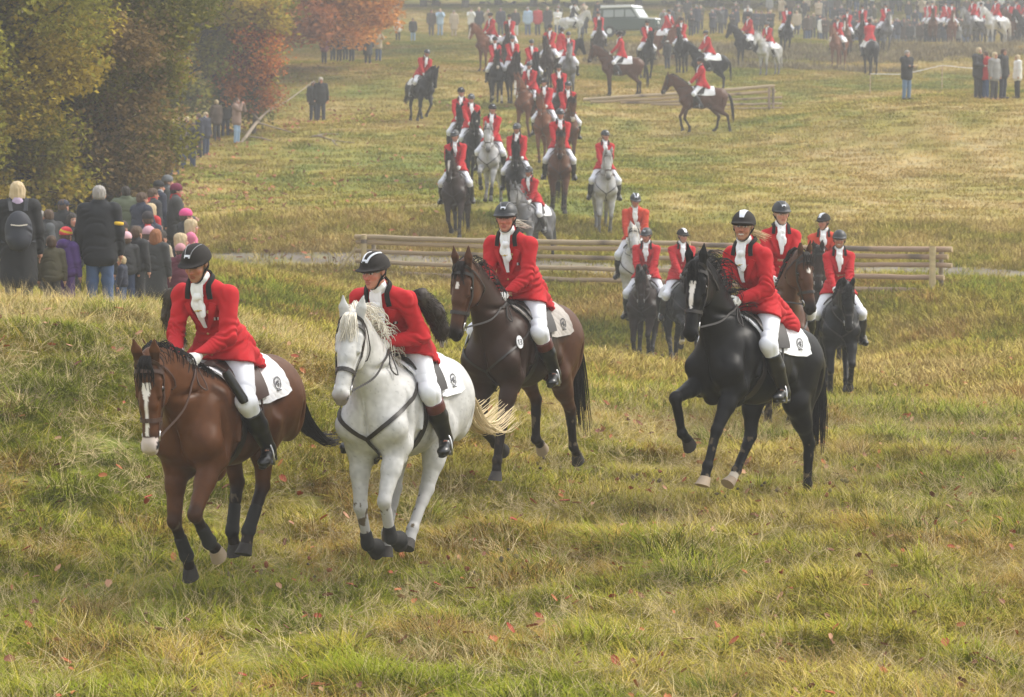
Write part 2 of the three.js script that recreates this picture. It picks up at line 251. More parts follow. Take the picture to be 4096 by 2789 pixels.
function horseField(pose) {
  const f = new Field(0.07), low = [], J = {};
  f.cone([0.38, 1.24, 0], [-0.05, 1.205, 0], 0.335, 0.35, { q: 0.80 });
  f.cone([-0.05, 1.205, 0], [-0.45, 1.27, 0], 0.35, 0.29, { q: 0.84 });
  f.cone([-0.42, 1.29, 0], [-0.70, 1.27, 0], 0.27, 0.26, { q: 0.92 });
  f.cone([-0.36, 1.44, 0], [-0.70, 1.43, 0], 0.10, 0.10, { q: 1.5 });
  f.cone([0.42, 1.50, 0], [0.12, 1.46, 0], 0.10, 0.085);
  f.cone([0.1, 1.43, 0], [-0.36, 1.44, 0], 0.09, 0.10, { q: 1.5 });
  f.cone([-0.78, 1.40, 0], [-0.95, 1.30, 0], 0.07, 0.04);
  for (const s of [-1, 1]) {
    f.ell([-0.62, 1.20, s * 0.14], [0.26, 0.29, 0.145]);
    f.ell([-0.74, 1.10, s * 0.13], [0.15, 0.22, 0.12]);
    f.ell([0.555, 1.17, s * 0.095], [0.150, 0.195, 0.115], { k: 0.035 });
    f.cone([0.50, 1.02, s * 0.10], [0.40, 0.90, s * 0.12], 0.10, 0.085, { k: 0.04 });
    f.cone([0.30, 1.30, s * 0.20], [0.44, 1.00, s * 0.19], 0.055, 0.075, { k: 0.03 });
    f.cone([-0.30, 1.10, s * 0.20], [-0.42, 0.98, s * 0.16], 0.08, 0.05, { k: 0.06 });
    f.cone([-0.44, 1.44, s * 0.13], [-0.52, 1.36, s * 0.19], 0.04, 0.05, { k: 0.05 });
    f.cone([0.34, 1.42, s * 0.13], [0.60, 1.15, s * 0.165], 0.09, 0.105, { k: 0.035 });
  }
  for (const s of [-1, 1]) {
    f.cone([0.20, 1.34, s * 0.235], [0.30, 1.10, s * 0.275], 0.012, 0.016, { k: 0.05 });                                        // edge of the shoulder
    f.cone([-0.40, 1.02, s * 0.20], [-0.28, 0.90, s * 0.12], 0.03, 0.02, { k: 0.05 });                                          // flank fold
    f.carve([-0.30, 1.30, s * 0.32], [0.07, 0.12, 0.045], { k: 0.05 }); f.carve([-0.72, 1.02, s * 0.285], [0.02, 0.16, 0.03], { k: 0.05 });
    f.carve([0.47, 1.28, s * 0.265], [0.02, 0.17, 0.03], { k: 0.05 }); f.carve([0.33, 0.98, s * 0.30], [0.018, 0.12, 0.03], { k: 0.045 });
  }
  f.carve([0.735, 1.06, 0], [0.075, 0.20, 0.014], { k: 0.035 }); f.carve([0.30, 0.78, 0], [0.2, 0.03, 0.02], { k: 0.03 });
  f.noise = (x, y, z) => 0.0035 * noise(x * 11, y * 8, z * 11); f.namp = 0.004;
  for (const kind of ['fl', 'fr', 'hl', 'hr']) {
    const j = J[kind] = legJoints(kind, pose[kind]), L = LEG[kind], t = kind;
    if (L.fore) {
      f.cone([0.56, 1.13, L.z], j.e, 0.115, 0.095, { k: 0.06 });
      f.cone(j.e, mix(j.e, j.k, 0.45), 0.092, 0.072, { k: 0.05, tag: t + 'u' });
      f.cone(mix(j.e, j.k, 0.4), j.k, 0.072, 0.050, { k: 0.03, tag: t + 'u' });
      f.ell(j.k, [0.050, 0.062, 0.050], { k: 0.02, tag: t });
      f.cone(j.k, j.f, 0.044, 0.036, { k: 0.02, tag: t });
    } else {
      f.cone(j.h, j.s, 0.19, 0.125, { k: 0.07, q: 0.8 });
      f.cone([-0.83, 1.22, L.z * 0.8], mix(j.s, j.k, 0.45), 0.11, 0.085, { k: 0.07, q: 0.85 });
      f.cone(j.s, mix(j.s, j.k, 0.55), 0.115, 0.078, { k: 0.05, tag: t + 'u' });
      f.cone(mix(j.s, j.k, 0.5), j.k, 0.078, 0.052, { k: 0.03, tag: t + 'u' });
      const back = nrm(sub(j.k, j.s)); f.cone(j.k, add(j.k, mul(back, 0.045)), 0.045, 0.030, { k: 0.02, tag: t });
      f.cone(j.k, mix(j.k, j.f, 0.35), 0.054, 0.042, { k: 0.02, tag: t }); f.cone(mix(j.k, j.f, 0.3), j.f, 0.042, 0.038, { k: 0.02, tag: t });
    }
    f.ell(j.f, [0.048, 0.048, 0.042], { k: 0.02, tag: t }); f.cone(j.f, j.c, 0.040, 0.045, { k: 0.02, tag: t });
  }
  // neck: an arched curve from the shoulders to the poll
  const poll = pose.poll, n0 = [0.44, 1.34, 0], ctl = pose.neckCtl || [lerp(n0[0], poll[0], 0.42), lerp(n0[1], poll[1], 0.62), poll[2] * 0.25], NK = [];
  for (let i = 0; i <= 5; i++) { const t = i / 5 * 0.97; NK.push(mix(mix(n0, ctl, t), mix(ctl, poll, t), t)); }
  const nr = [0.265, 0.235, 0.20, 0.168, 0.14, 0.115], nq = [0.62, 0.56, 0.52, 0.54, 0.60, 0.72];
  for (let i = 0; i < 5; i++) f.cone(NK[i], NK[i + 1], nr[i], nr[i + 1], { q: nq[i], k: 0.06, tag: 'neck' });
  for (const s of [-1, 1]) f.carve([(NK[2][0] + NK[3][0]) / 2 + 0.05, (NK[2][1] + NK[3][1]) / 2 - 0.085, NK[2][2] + s * 0.125], [0.16, 0.018, 0.03], { k: 0.05, M: { o: [0, 0, 0], X: [1, 0, 0], Y: [0, 1, 0], Z: [0, 0, 1] } });
  const X = nrm(sub(pose.nose, poll)), tw = R(pose.twist || 0), z0 = [Math.sin(tw), 0, Math.cos(tw)]; let Z = nrm(sub(z0, mul(X, dot(X, z0)))); const Hd = { o: poll, X, Y: cross(Z, X), Z }, h = f.in(Hd);
  h.ell([0.09, -0.02, 0], [0.15, 0.118, 0.100], { k: 0.05, tag: 'head' });
  h.cone([0.05, 0.035, 0], [0.30, 0.018, 0], 0.062, 0.058, { k: 0.04, q: 1.15, tag: 'head' });
  h.cone([0.25, 0.008, 0], [0.55, -0.025, 0], 0.064, 0.053, { k: 0.03, q: 0.92, tag: 'head' });
  for (const s of [-1, 1]) {
    h.ell([0.165, -0.115, s * 0.050], [0.140, 0.120, 0.052], { k: 0.03, tag: 'head' });
    h.cone([0.14, 0.035, s * 0.075], [0.24, 0.015, s * 0.078], 0.026, 0.020, { k: 0.02, tag: 'head' });     // brow over the eye
    h.cone([0.24, -0.035, s * 0.070], [0.40, -0.045, s * 0.052], 0.016, 0.008, { k: 0.02, tag: 'head' });  // facial crest
    h.ell([0.590, -0.030, s * 0.042], [0.036, 0.026, 0.022], { k: 0.015, tag: 'head' });
    h.carve([0.612, -0.036, s * 0.060], [0.022, 0.011, 0.014], { k: 0.008 });
    const es = pose.ears ?? 0, tip = [-0.155 + es * 0.05, 0.165 + es * 0.02, s * 0.075];
    const eb = [0.0, 0.075, s * 0.058], em = mix(eb, tip, 0.45), ax = nrm(sub(tip, eb)), fw = nrm(cross(ax, [0, 0, 1]));
    h.cone(eb, em, 0.034, 0.036, { k: 0.02, q: 0.55, n: fw, tag: 'ear' }); h.cone(em, tip, 0.036, 0.005, { k: 0.012, q: 0.55, n: fw, tag: 'ear' });
  }
  h.cone([0.20, -0.05, 0], [0.50, -0.055, 0], 0.072, 0.050, { k: 0.04, q: 0.8, tag: 'head' });
  h.cone([0.22, -0.145, 0], [0.54, -0.110, 0], 0.045, 0.032, { k: 0.04, q: 0.9, tag: 'head' });
  h.ell([0.575, -0.052, 0], [0.066, 0.062, 0.058], { k: 0.03, tag: 'head' });
  h.ell([0.615, -0.080, 0], [0.034, 0.028, 0.043], { k: 0.02, tag: 'head' });
  const drop = pose.mouth ? 0.03 : 0;
  h.ell([0.565, -0.122 - drop, 0], [0.046, 0.026, 0.034], { k: 0.015, tag: 'head' });
  h.carve([0.60, -0.104 - drop * 0.4, 0], [0.075, 0.004 + drop * 0.45, 0.06], { k: 0.006 });
  return { f, J, Hd, NK, nr };
}
const POSE = {
  canterA: { fr: [[0.57, 0.51], [0.44, 0.23], [0.38, 0.05]], fl: [[0.84, 0.58], [0.62, 0.30], [0.47, 0.17]], hr: [[-0.40, 0.62], [-0.29, 0.35], [-0.33, 0.16]], hl: [[-0.27, 0.63], [-0.04, 0.36], [0.04, 0.20]], poll: [1.06, 1.81, -0.03], nose: [1.23, 1.22, -0.07], twist: 12, tail: [[-0.92, 1.36, 0], [-1.10, 1.22, 0], [-1.22, 0.95, -0.02], [-1.42, 0.75, -0.06], [-1.62, 0.72, -0.10]] },
  canterB: { fr: [[0.48, 0.42], [0.41, 0.24], [0.10, 0.13]], fl: [[0.75, 0.52], [0.66, 0.32], [0.38, 0.24]], hr: [[-0.17, 0.58], [-0.03, 0.33], [-0.01, 0.2]], hl: [[-0.12, 0.58], [0.20, 0.26], [0.30, 0.13]], poll: [0.95, 1.93, -0.03], nose: [1.30, 1.48, -0.08], twist: 14, tail: [[-0.92, 1.36, 0], [-1.10, 1.24, 0], [-1.24, 1.02, 0], [-1.52, 0.92, -0.02], [-1.95, 1.02, -0.05]], ears: 0.3 },
  trot: { fr: [[0.50, 0.52], [0.20, 0.32], [0.06, 0.26]], fl: [[0.70, 0.50], [0.78, 0.20], [0.81, 0.03]], hr: [[-0.60, 0.66], [-0.58, 0.36], [-0.72, 0.26]], hl: [[-0.74, 0.56], [-0.82, 0.22], [-0.92, 0.10]], poll: [1.02, 2.00, 0.0], nose: [1.25, 1.42, 0.02], tail: [[-0.92, 1.36, 0], [-1.05, 1.24, 0], [-1.13, 0.95, 0], [-1.18, 0.6, 0], [-1.24, 0.28, 0]] },
  canterC: { fr: [[0.95, 0.86], [0.80, 0.50], [0.64, 0.39]], fl: [[0.80, 0.46], [0.89, 0.16], [0.93, 0.02]], hr: [[-0.28, 0.56], [-0.09, 0.28], [0.03, 0.14]], hl: [[-0.81, 0.52], [-0.84, 0.18], [-0.85, 0.06]], poll: [0.98, 2.00, -0.05], nose: [1.15, 1.44, -0.10], twist: 14, tail: [[-0.92, 1.36, 0], [-1.06, 1.22, 0], [-1.12, 0.95, 0], [-1.14, 0.7, 0], [-1.16, 0.45, 0]], mouth: 1 },
  stand: { fr: [[0.45, 0.53], [0.45, 0.23], [0.50, 0.12]], fl: [[0.39, 0.53], [0.39, 0.23], [0.44, 0.1]], hr: [[-0.80, 0.58], [-0.79, 0.22], [-0.73, 0.1]], hl: [[-0.70, 0.58], [-0.68, 0.22], [-0.62, 0.1]], poll: [1.0, 2.0, 0], nose: [1.27, 1.46, 0], tail: [[-0.92, 1.36, 0], [-1.03, 1.24, 0], [-1.08, 0.95, 0], [-1.09, 0.6, 0], [-1.07, 0.35, 0]] },
  walk: { fr: [[0.52, 0.53], [0.36, 0.25], [0.36, 0.12]], fl: [[0.70, 0.62], [0.66, 0.32], [0.62, 0.2]], hr: [[-0.66, 0.58], [-0.58, 0.23], [-0.50, 0.12]], hl: [[-0.92, 0.60], [-0.98, 0.25], [-1.0, 0.13]], poll: [1.02, 1.96, 0], nose: [1.33, 1.45, 0], tail: [[-0.92, 1.36, 0], [-1.04, 1.22, 0], [-1.10, 0.95, 0], [-1.13, 0.6, 0], [-1.12, 0.35, 0]] },
  facing: { fr: [[0.55, 0.53], [0.46, 0.24], [0.42, 0.12]], fl: [[0.46, 0.52], [0.34, 0.24], [0.28, 0.14]], hr: [[-0.55, 0.60], [-0.44, 0.25], [-0.36, 0.12]], hl: [[-0.84, 0.60], [-0.90, 0.25], [-0.92, 0.13]], poll: [0.95, 2.02, 0], nose: [1.12, 1.44, 0], tail: [[-0.92, 1.36, 0], [-1.04, 1.24, 0], [-1.12, 0.95, 0], [-1.16, 0.6, 0], [-1.18, 0.4, 0]] },
  turned: { fr: [[0.55, 0.53], [0.46, 0.24], [0.42, 0.12]], fl: [[0.46, 0.52], [0.34, 0.24], [0.28, 0.14]], hr: [[-0.55, 0.60], [-0.44, 0.25], [-0.36, 0.12]], hl: [[-0.84, 0.60], [-0.90, 0.25], [-0.92, 0.13]], poll: [0.93, 2.02, -0.10], nose: [1.13, 1.46, -0.24], twist: 32, tail: [[-0.92, 1.36, 0], [-1.04, 1.24, 0], [-1.12, 0.95, 0], [-1.16, 0.6, 0], [-1.18, 0.4, 0]] },
};
for (const k in POSE) POSE[k].name = k;
const horseCache = new Map();
function horseBody(pose, cell) {
  const key = pose.name + cell; if (horseCache.has(key)) return horseCache.get(key);
  const Hs = horseField(pose), f = Hs.f, g = f.mesh(cell), P = g.attributes.position, w = [], hl = [], kn = [];
  const by = {}; for (const p of f.P) (by[p.tag || 'trunk'] ||= []).push(p);
  const dm = (L, p) => { let m = 1e3; for (const q of L) { const e = f.d1(q, ...p); if (e < m) m = e; } return m; };
  for (let i = 0; i < P.count; i++) {
    const p = [P.getX(i), P.getY(i), P.getZ(i)]; let ll = 1e3, kk = '', uu = 1e3;
    if (p[1] < 1.05) for (const k of ['fl', 'fr', 'hl', 'hr']) { const e = dm(by[k], p); if (e < ll) { ll = e; kk = k; } uu = Math.min(uu, dm(by[k + 'u'], p)); }
    uu = Math.min(uu, p[1] < 1.05 ? dm(by.trunk, p) : -1);
    w.push(ll < 1 ? sstep(0.06, -0.05, ll - uu) : 0); kn.push(kk); hl.push(inv2(Hs.Hd, p));
  }
  Object.assign(Hs, { g, w, hl, kn }); horseCache.set(key, Hs); return Hs;
}
const COAT = {
  bay: { body: [0.082, 0.031, 0.0115], dark: [0.010, 0.007, 0.006], mane: [0.010, 0.007, 0.006], var: 0.22 },
  darkbay: { body: [0.070, 0.028, 0.013], dark: [0.009, 0.006, 0.005], mane: [0.012, 0.008, 0.006], var: 0.3 },
  black: { body: [0.0045, 0.0042, 0.0045], dark: [0.0035, 0.0032, 0.0035], mane: [0.007, 0.006, 0.006], var: 0.15 },
  brown: { body: [0.020, 0.010, 0.0065], dark: [0.008, 0.006, 0.005], mane: [0.009, 0.007, 0.006], var: 0.2 },
  chestnut: { body: [0.13, 0.042, 0.014], dark: [0.11, 0.034, 0.012], mane: [0.12, 0.042, 0.016], var: 0.2 },
  white: { body: [0.46, 0.458, 0.45], dark: [0.34, 0.335, 0.33], mane: [0.62, 0.58, 0.50], muzzle: [0.22, 0.19, 0.18], var: 0.16, fleck: 1, dapple: 0.10 },
  grey: { body: [0.34, 0.34, 0.34], dark: [0.13, 0.13, 0.135], mane: [0.40, 0.39, 0.38], muzzle: [0.12, 0.12, 0.12], face: [0.5, 0.5, 0.5], var: 0.2, dapple: 0.35 },
  darkgrey: { body: [0.12, 0.12, 0.125], dark: [0.03, 0.03, 0.03], mane: [0.14, 0.14, 0.14], muzzle: [0.05, 0.05, 0.05], face: [0.28, 0.28, 0.28], var: 0.2, dapple: 0.4 },
};
function paintHorse(Hs, c, o = {}) {
  const g = Hs.g.clone(); const mz = c.muzzle || c.dark;
  return paint(g, (p, i) => { let mud = 0;
    const n = fbm(p[0] * 3.1 + 5, p[1] * 3.1, p[2] * 3.1, 3), fine = noise(p[0] * 38, p[1] * 24, p[2] * 38);
    const hairs = noise(p[0] * 16, p[1] * 55, p[2] * 55); let v = mul(c.body, 1 + c.var * n + 0.10 * fine + 0.09 * hairs);
    if (p[1] < 0.55 && Hs.w[i] > 0.3) { const m = noise(p[0] * 34, p[1] * 22, p[2] * 34) + 0.5 * noise(p[0] * 9, p[1] * 9, p[2] * 9); if (m > 0.52) { v = [0.095, 0.072, 0.045]; mud = 1; } }
    if (c.dapple) { const dd = noise(p[0] * 9, p[1] * 9, p[2] * 9); v = mul(v, 1 + c.dapple * dd); }
    if (c.fleck && noise(p[0] * 75, p[1] * 75, p[2] * 75) > 0.72) v = mul(v, 0.74);
    if (o.sweat) v = mix(v, [0.021, 0.0125, 0.0095], 0.82 * sstep(-0.42, -0.12, p[0] + 0.12 * n) * (1 - sstep(0.85, 1.0, p[0] + 0.05 * n)));
    const h = Hs.hl[i], onHead = h[0] > -0.05 && h[0] < 0.8 && Math.abs(h[2]) < 0.14 && Math.abs(h[1] + 0.04) < 0.2;
    if (Hs.w[i] > 0 && !mud) v = mix(v, c.dark, Hs.w[i] * 0.95);
    if (o.socks && o.socks[Hs.kn[i]]) { const j = Hs.J[Hs.kn[i]], t = dot(sub(p, j.k), nrm(sub(j.c, j.k))); if (Hs.w[i] > 0.5 && t > o.socks[Hs.kn[i]] + 0.02 * n) v = [0.52, 0.46, 0.38]; }
    if (onHead) {
      if (c.face) v = mix(v, mul(c.face, 1 + 0.1 * fine), sstep(0.0, 0.12, h[0]) * 0.8);
      v = mix(v, mz, sstep(c.fleck ? 0.54 : 0.44, c.fleck ? 0.62 : 0.56, h[0] - 0.3 * Math.max(0, h[1]) + 0.03 * n));
      if (Math.hypot(h[0] - 0.19, (h[1] + 0.002) * 1.3, Math.abs(h[2]) - 0.09) < 0.045) v = mul(v, 0.55);                 // dark skin round the eye
      if (h[1] > 0.09 && h[0] < 0.06) { if (h[0] > -0.07 && noise(p[0] * 30, p[1] * 30, p[2] * 30) > -0.4) v = mix(v, c.dark, 0.5); }
      if (Math.hypot(h[0] - 0.612, h[1] + 0.036, (Math.abs(h[2]) - 0.060) * 0.8) < 0.017) v = mul(v, 0.25);
      if (h[0] > 0.52 && Math.abs(h[1] + 0.104) < 0.006) v = mul(v, 0.4);
      const wv = 0.010 * noise(h[0] * 14, 3.1, 0.7), top = h[1] > -0.03;
      const W = [0.66, 0.62, 0.58];
      if (top && o.blaze === 'star' && Math.hypot((h[0] - 0.19) * 0.7, h[2] + wv) < 0.020 + 0.006 * n) v = W;
      if (top && o.blaze === 'stripe' && h[0] > 0.16 && h[0] < 0.52 && Math.abs(h[2] + wv) < lerp(0.034, 0.014, sstep(0.18, 0.30, h[0]))) v = W;
      if (top && o.blaze === 'narrow' && h[0] > 0.16 && h[0] < 0.40 && Math.abs(h[2] + wv) < lerp(0.030, 0.010, (h[0] - 0.16) / 0.24)) v = W;
      if (h[1] > -0.06 && o.blaze === 'wide' && h[0] > 0.14 && Math.abs(h[2] + wv) < 0.046) v = W;
      if (o.snip && h[0] > 0.53 && Math.abs(h[2]) < 0.056 && h[1] > -0.09 + 0.02 * n) v = [0.50, 0.43, 0.40];
    }
    return v;
  });
}
const hoofGeo = (() => { const g = new THREE.CylinderGeometry(0.046, 0.064, 0.085, 12, 2); const P = g.attributes.position; for (let i = 0; i < P.count; i++) { const y = P.getY(i); P.setX(i, P.getX(i) * 1.05 + (0.0425 - y) * 0.28); P.setY(i, y - 0.03); } g.computeVertexNormals(); return g; })();
// hair in strands: each a thin tapered tube
function strands(pts, n, r, spread, rand, col, seg = 10, side = 4) {
  const a = new Acc(), C = smooth(pts, seg);
  for (let i = 0; i < n; i++) {
    const u = rand() * 2 - 1, v = rand() * 2 - 1, l = 0.6 + 0.4 * rand(), w = rand() * 6, P = C.slice(0, Math.max(4, Math.round(seg * l))).map((p, k, A) => { const t = k / (seg - 1), s = 0.025 + spread * Math.pow(t, 0.8) * (1 - 0.35 * Math.pow(t, 3)); return add(p, [0.5 * s * u + 0.012 * Math.sin(w + t * 5), 0.6 * s * (v * 0.8) + 0.012 * Math.sin(w * 2 + t * 6), s * v * 0.9 + s * u * 0.4]); });
    a.col = mul(col, 0.75 + 0.5 * rand()); a.tube(P, t => r * (1 - 0.85 * t) + 0.0012, side);
  }
  return a.build(true);
}
function maneGeo(Hs, n, L, r, rand, col, o = {}) {
  const a = new Acc(), K = Hs.NK, crest = K.map((p, i) => { const T = nrm(sub(K[Math.min(i + 1, K.length - 1)], K[Math.max(i - 1, 0)])), N = nrm(cross([0, 0, 1], T)); return add(p, mul(N, Hs.nr[i] * 0.96)); });
  const top = sub2(Hs.Hd, [0.02, 0.085, 0]); const C = smooth([...crest.slice(0), top], 40), side = o.side ?? 1;
  for (let i = 0; i < n; i++) {
    const t = (o.t0 ?? 0.10) + (1 - (o.t0 ?? 0.10)) * rand(), k = t * 38, p = mix(C[Math.floor(k)], C[Math.floor(k) + 1], k % 1), T = nrm(sub(C[Math.floor(k) + 1], C[Math.max(0, Math.floor(k) - 1)])), N = nrm(cross([0, 0, 1], T));
    const l = L * (0.6 + 0.6 * rand()), s = (rand() < (o.part ?? 0.85) ? 1 : -1) * side, fl = (o.fly ?? 0) * rand(), j = rand() - 0.5;
    const q0 = add(p, [0, 0, s * 0.01 * rand()]), q1 = add(q0, add(mul(N, 0.03 + 0.05 * fl + l * 0.1 * rand()), [-0.02 - fl * 0.06, 0, s * 0.035])), q2 = add(q1, add(add(mul(N, -l * 0.42 * (1 - 1.5 * fl)), [-0.02 - fl * l * 0.6 + 0.05 * j, 0, 0]), [0, 0, s * (0.035 + 0.03 * rand())])), q3 = add(q2, add(add(mul(N, -l * 0.45 * (1 - fl)), [-fl * l * 0.5 + 0.08 * j, -0.03, 0]), [0, 0, s * 0.02]));
    a.col = mul(col, 0.7 + 0.6 * rand()); a.tube(smooth([q0, q1, q2, q3], 6), u => r * (1 - 0.8 * u) + 0.001, 4);
  }
  const fN = o.forelock ?? 0;
  for (let i = 0; i < fN; i++) { const u = rand() * 2 - 1, l = 0.10 + 0.10 * rand(), up = (o.fly ?? 0) * rand(); const q = [[-0.03, 0.10, u * 0.035], [0.02, 0.125 + 0.05 * up, u * 0.045], [0.02 + l * 0.5, 0.10 + 0.08 * up, u * 0.055 + 0.03 * (rand() - 0.5)], [0.02 + l, 0.075 + 0.04 * up, u * 0.06 + 0.05 * (rand() - 0.5)]].map(p => sub2(Hs.Hd, p)); a.col = mul(col, 0.75 + 0.5 * rand()); a.tube(smooth(q, 6), w => r * (1 - 0.8 * w) + 0.001, 4); }
  return a.build(true);
}
// a sheet of cloth or leather that follows the horse's barrel; half-angles in degrees from straight up at each x
function barrelPatch(f, x0, x1, arc, off, th, nx, na, both = true, a0 = 0, quilt = 0) {
  const A = new Acc(), mk = (s0, s1) => { const rows = []; for (let i = 0; i < nx; i++) { const t = i / (nx - 1), row = []; for (let j = 0; j < na; j++) { const u = lerp(s0, s1, j / (na - 1)), e = arc(t), ph = R(Math.sign(u || 1) * lerp(a0, e[0], Math.abs(u))), x = lerp(lerp(x0, x1, t), e[1] ?? lerp(x0, x1, t), Math.abs(u)); const qa = x * 78, qb = ph * 26, qd = sstep(1, 0.96, Math.abs(u)) * quilt * Math.pow(Math.abs(Math.sin((qa + qb) * 0.5) * Math.sin((qa - qb) * 0.5)), 0.5) - quilt * sstep(1, 0.96, Math.abs(u)); row.push(f.hit([x, 1.24, 0], [0, Math.cos(ph), Math.sin(ph)], off + qd)); } rows.push(row); } A.grid(rows, th); };
  if (both && !a0) mk(-1, 1); else { mk(-1, -0.0001); mk(0.0001, 1); }
  return A;
}
const mirror = pts => [...pts, ...pts.slice(0, -1).reverse().map(p => [p[0], p[1], -p[2]])];
function addTack(h, Hs, o, lod) {
  const f = Hs.f, leather = o.brown ? M.brownLeather : M.leather, H = p => sub2(Hs.Hd, p), fine = lod === 0;
  const padGeo = (off, th) => barrelPatch(f, 0.27, -0.47, t => [t < 0.12 ? lerp(62, 74, t / 0.12) : t < 0.45 ? lerp(74, 80, (t - 0.12) / 0.33) : 80 - 4 * sstep(0.9, 1, t), lerp(0.20, -0.50, t)], off, th, fine ? 72 : lod === 1 ? 14 : 8, fine ? 161 : lod === 1 ? 29 : 15, true, 0, fine ? 0.0045 : 0);
  const pg = padGeo(0.020, 0.014);
  const pad = part('saddle_pad', pg.build(), o.pad || M.white, h);
  const seat = new Field(0.04);
  seat.cone([0.16, 1.615, 0], [0.0, 1.585, 0], 0.045, 0.05, { q: 1.2 }); seat.cone([0.0, 1.585, 0], [-0.20, 1.585, 0], 0.055, 0.075, { q: 1.5 }); seat.cone([-0.22, 1.60, -0.12], [-0.22, 1.60, 0.12], 0.04, 0.04); seat.cone([-0.26, 1.635, -0.07], [-0.26, 1.635, 0.07], 0.035);
  const sd = part('saddle', seat.mesh(fine ? 0.012 : 0.03), leather, h);
  if (lod < 2) {
    part('saddle_flap', barrelPatch(f, 0.20, -0.20, t => [lerp(72, 70, t), lerp(0.24, -0.10, t)], 0.045, 0.016, fine ? 14 : 8, fine ? 14 : 8, true, 8).build(), leather, sd);
    const gi = new Acc(); for (const s of [-1, 1]) gi.strap(f, [70, 90, 110, 135, 160, 180].map(a => f.hit([0.22, 1.2, 0], [0, Math.cos(R(a)), s * Math.sin(R(a))], 0.008)), 0.085, 0.008, { n: fine ? 16 : 10 }); part('girth', gi.build(), o.girth || M.leather, h);
    const sf = rider0Feet;
    for (const s of [-1, 1]) { const st = new Acc(), a = f.hit([-0.02, 1.35, 0], [0, 0.3, s], 0.055), b = [sf[0] - 0.03, sf[1] + 0.14, s * (sf[2] - 0.005)]; st.strap(null, [a, mix(a, b, 0.5), b], 0.024, 0, { up: [0, 0, s], n: 6, th: 0.006 }); part('stirrup_leather', st.build(), leather, sd); }
    for (const s of [-1, 1]) { const b = [sf[0] - 0.03, sf[1], s * (sf[2] - 0.005)], a = new Acc(), lat = nrm([0.35, 0, s]); const arch = []; for (let i = 0; i <= 12; i++) { const u = Math.PI * i / 12; arch.push(add(b, add(mul(lat, Math.cos(u) * 0.062), [0, 0.035 + Math.sin(u) * 0.105, 0]))); } a.tube(arch, 0.0065, 6); a.tube([arch[0], add(arch[0], [0, -0.045, 0]), add(arch[12], [0, -0.045, 0]), arch[12]], 0.010, 6); part('stirrup', a.build(), M.steel, sd); }
  }
  if (lod < 2) {
    const b = new Acc(), n = fine ? 30 : 16;
    b.strap(f, mirror([[0.50, -0.085, -0.062], [0.38, -0.06, -0.075], [0.22, -0.03, -0.105], [0.09, 0.03, -0.105], [0.02, 0.085, -0.075], [0.0, 0.105, 0]]).map(H), 0.024, 0.006, { n: n * 1.5 | 0 });
    b.strap(f, mirror([[0.085, 0.03, -0.105], [0.075, 0.075, -0.085], [0.075, 0.105, 0]]).map(H), 0.026, 0.008, { n });
    const ring = []; for (let i = 0; i < 14; i++) { const a = i / 14 * 2 * Math.PI; ring.push(H([0.40 + 0.02 * Math.cos(a), -0.055 + 0.13 * Math.cos(a), 0.12 * Math.sin(a)])); } b.strap(f, ring, 0.030, 0.007, { n: n * 1.3 | 0, closed: true });
    if (o.flash) { const rg = []; for (let i = 0; i < 14; i++) { const a = i / 14 * 2 * Math.PI; rg.push(H([0.455 + 0.035 * Math.cos(a) , -0.065 + 0.12 * Math.cos(a), 0.12 * Math.sin(a)])); } b.strap(f, rg, 0.016, 0.006, { n: n * 1.3 | 0, closed: true }); }
    b.strap(f, mirror([[0.03, 0.075, -0.085], [0.06, -0.06, -0.11], [0.10, -0.20, -0.075], [0.12, -0.25, 0]]).map(H), 0.014, 0.010, { n });
    const br = part('bridle', b.build(), leather, h);
    for (const s of [-1, 1]) { const a = new Acc(), c = f.snap(H([0.505, -0.092, s * 0.07]), 0.010), g = f.grad(c), u = nrm(cross(g, Hs.Hd.X)), q = []; for (let i = 0; i < 14; i++) { const w = i / 14 * 2 * Math.PI; q.push(add(c, add(mul(Hs.Hd.X, 0.036 * Math.cos(w)), mul(u, 0.036 * Math.sin(w))))); } a.tube(q, 0.0055, 6, 1, true); part('bit_ring', a.build(), M.steel, br); }
    if (o.hands) { const r = new Acc(); for (const s of [-1, 1]) { const a = f.snap(H([0.51, -0.10, s * 0.075]), 0.014), e = [o.hands[0] + 0.02, o.hands[1] - 0.03, s * o.hands[2]], m = add(mix(a, e, 0.45), [0, -(o.sag ?? 0.03), 0]); m[2] = mix(a, e, 0.45)[2] * 0.4 + s * 0.12; const m2 = add(mix(a, e, 0.8), [0, -0.01, 0]); m2[2] = s * 0.13; let P = smooth([a, m, m2, e], fine ? 18 : 10); P = P.map(p => { const d = f.ev(...p); return d < 0.012 ? f.snap(p, 0.012) : p; }); r.strap(null, P, 0.016, 0, { up: [0, 0.3, s], n: fine ? 18 : 10, th: 0.005 }); } r.tube(smooth([[o.hands[0] + 0.02, o.hands[1] - 0.04, -0.06], [o.hands[0] + 0.06, o.hands[1] - 0.16, -0.15], [o.hands[0] + 0.02, o.hands[1] - 0.20, -0.19], [o.hands[0], o.hands[1] - 0.05, -0.07]].map(p => { const d = f.ev(...p); return d < 0.015 ? f.snap(p, 0.015) : p; }), 10), 0.006, 4); part('reins', r.build(), leather, h); }
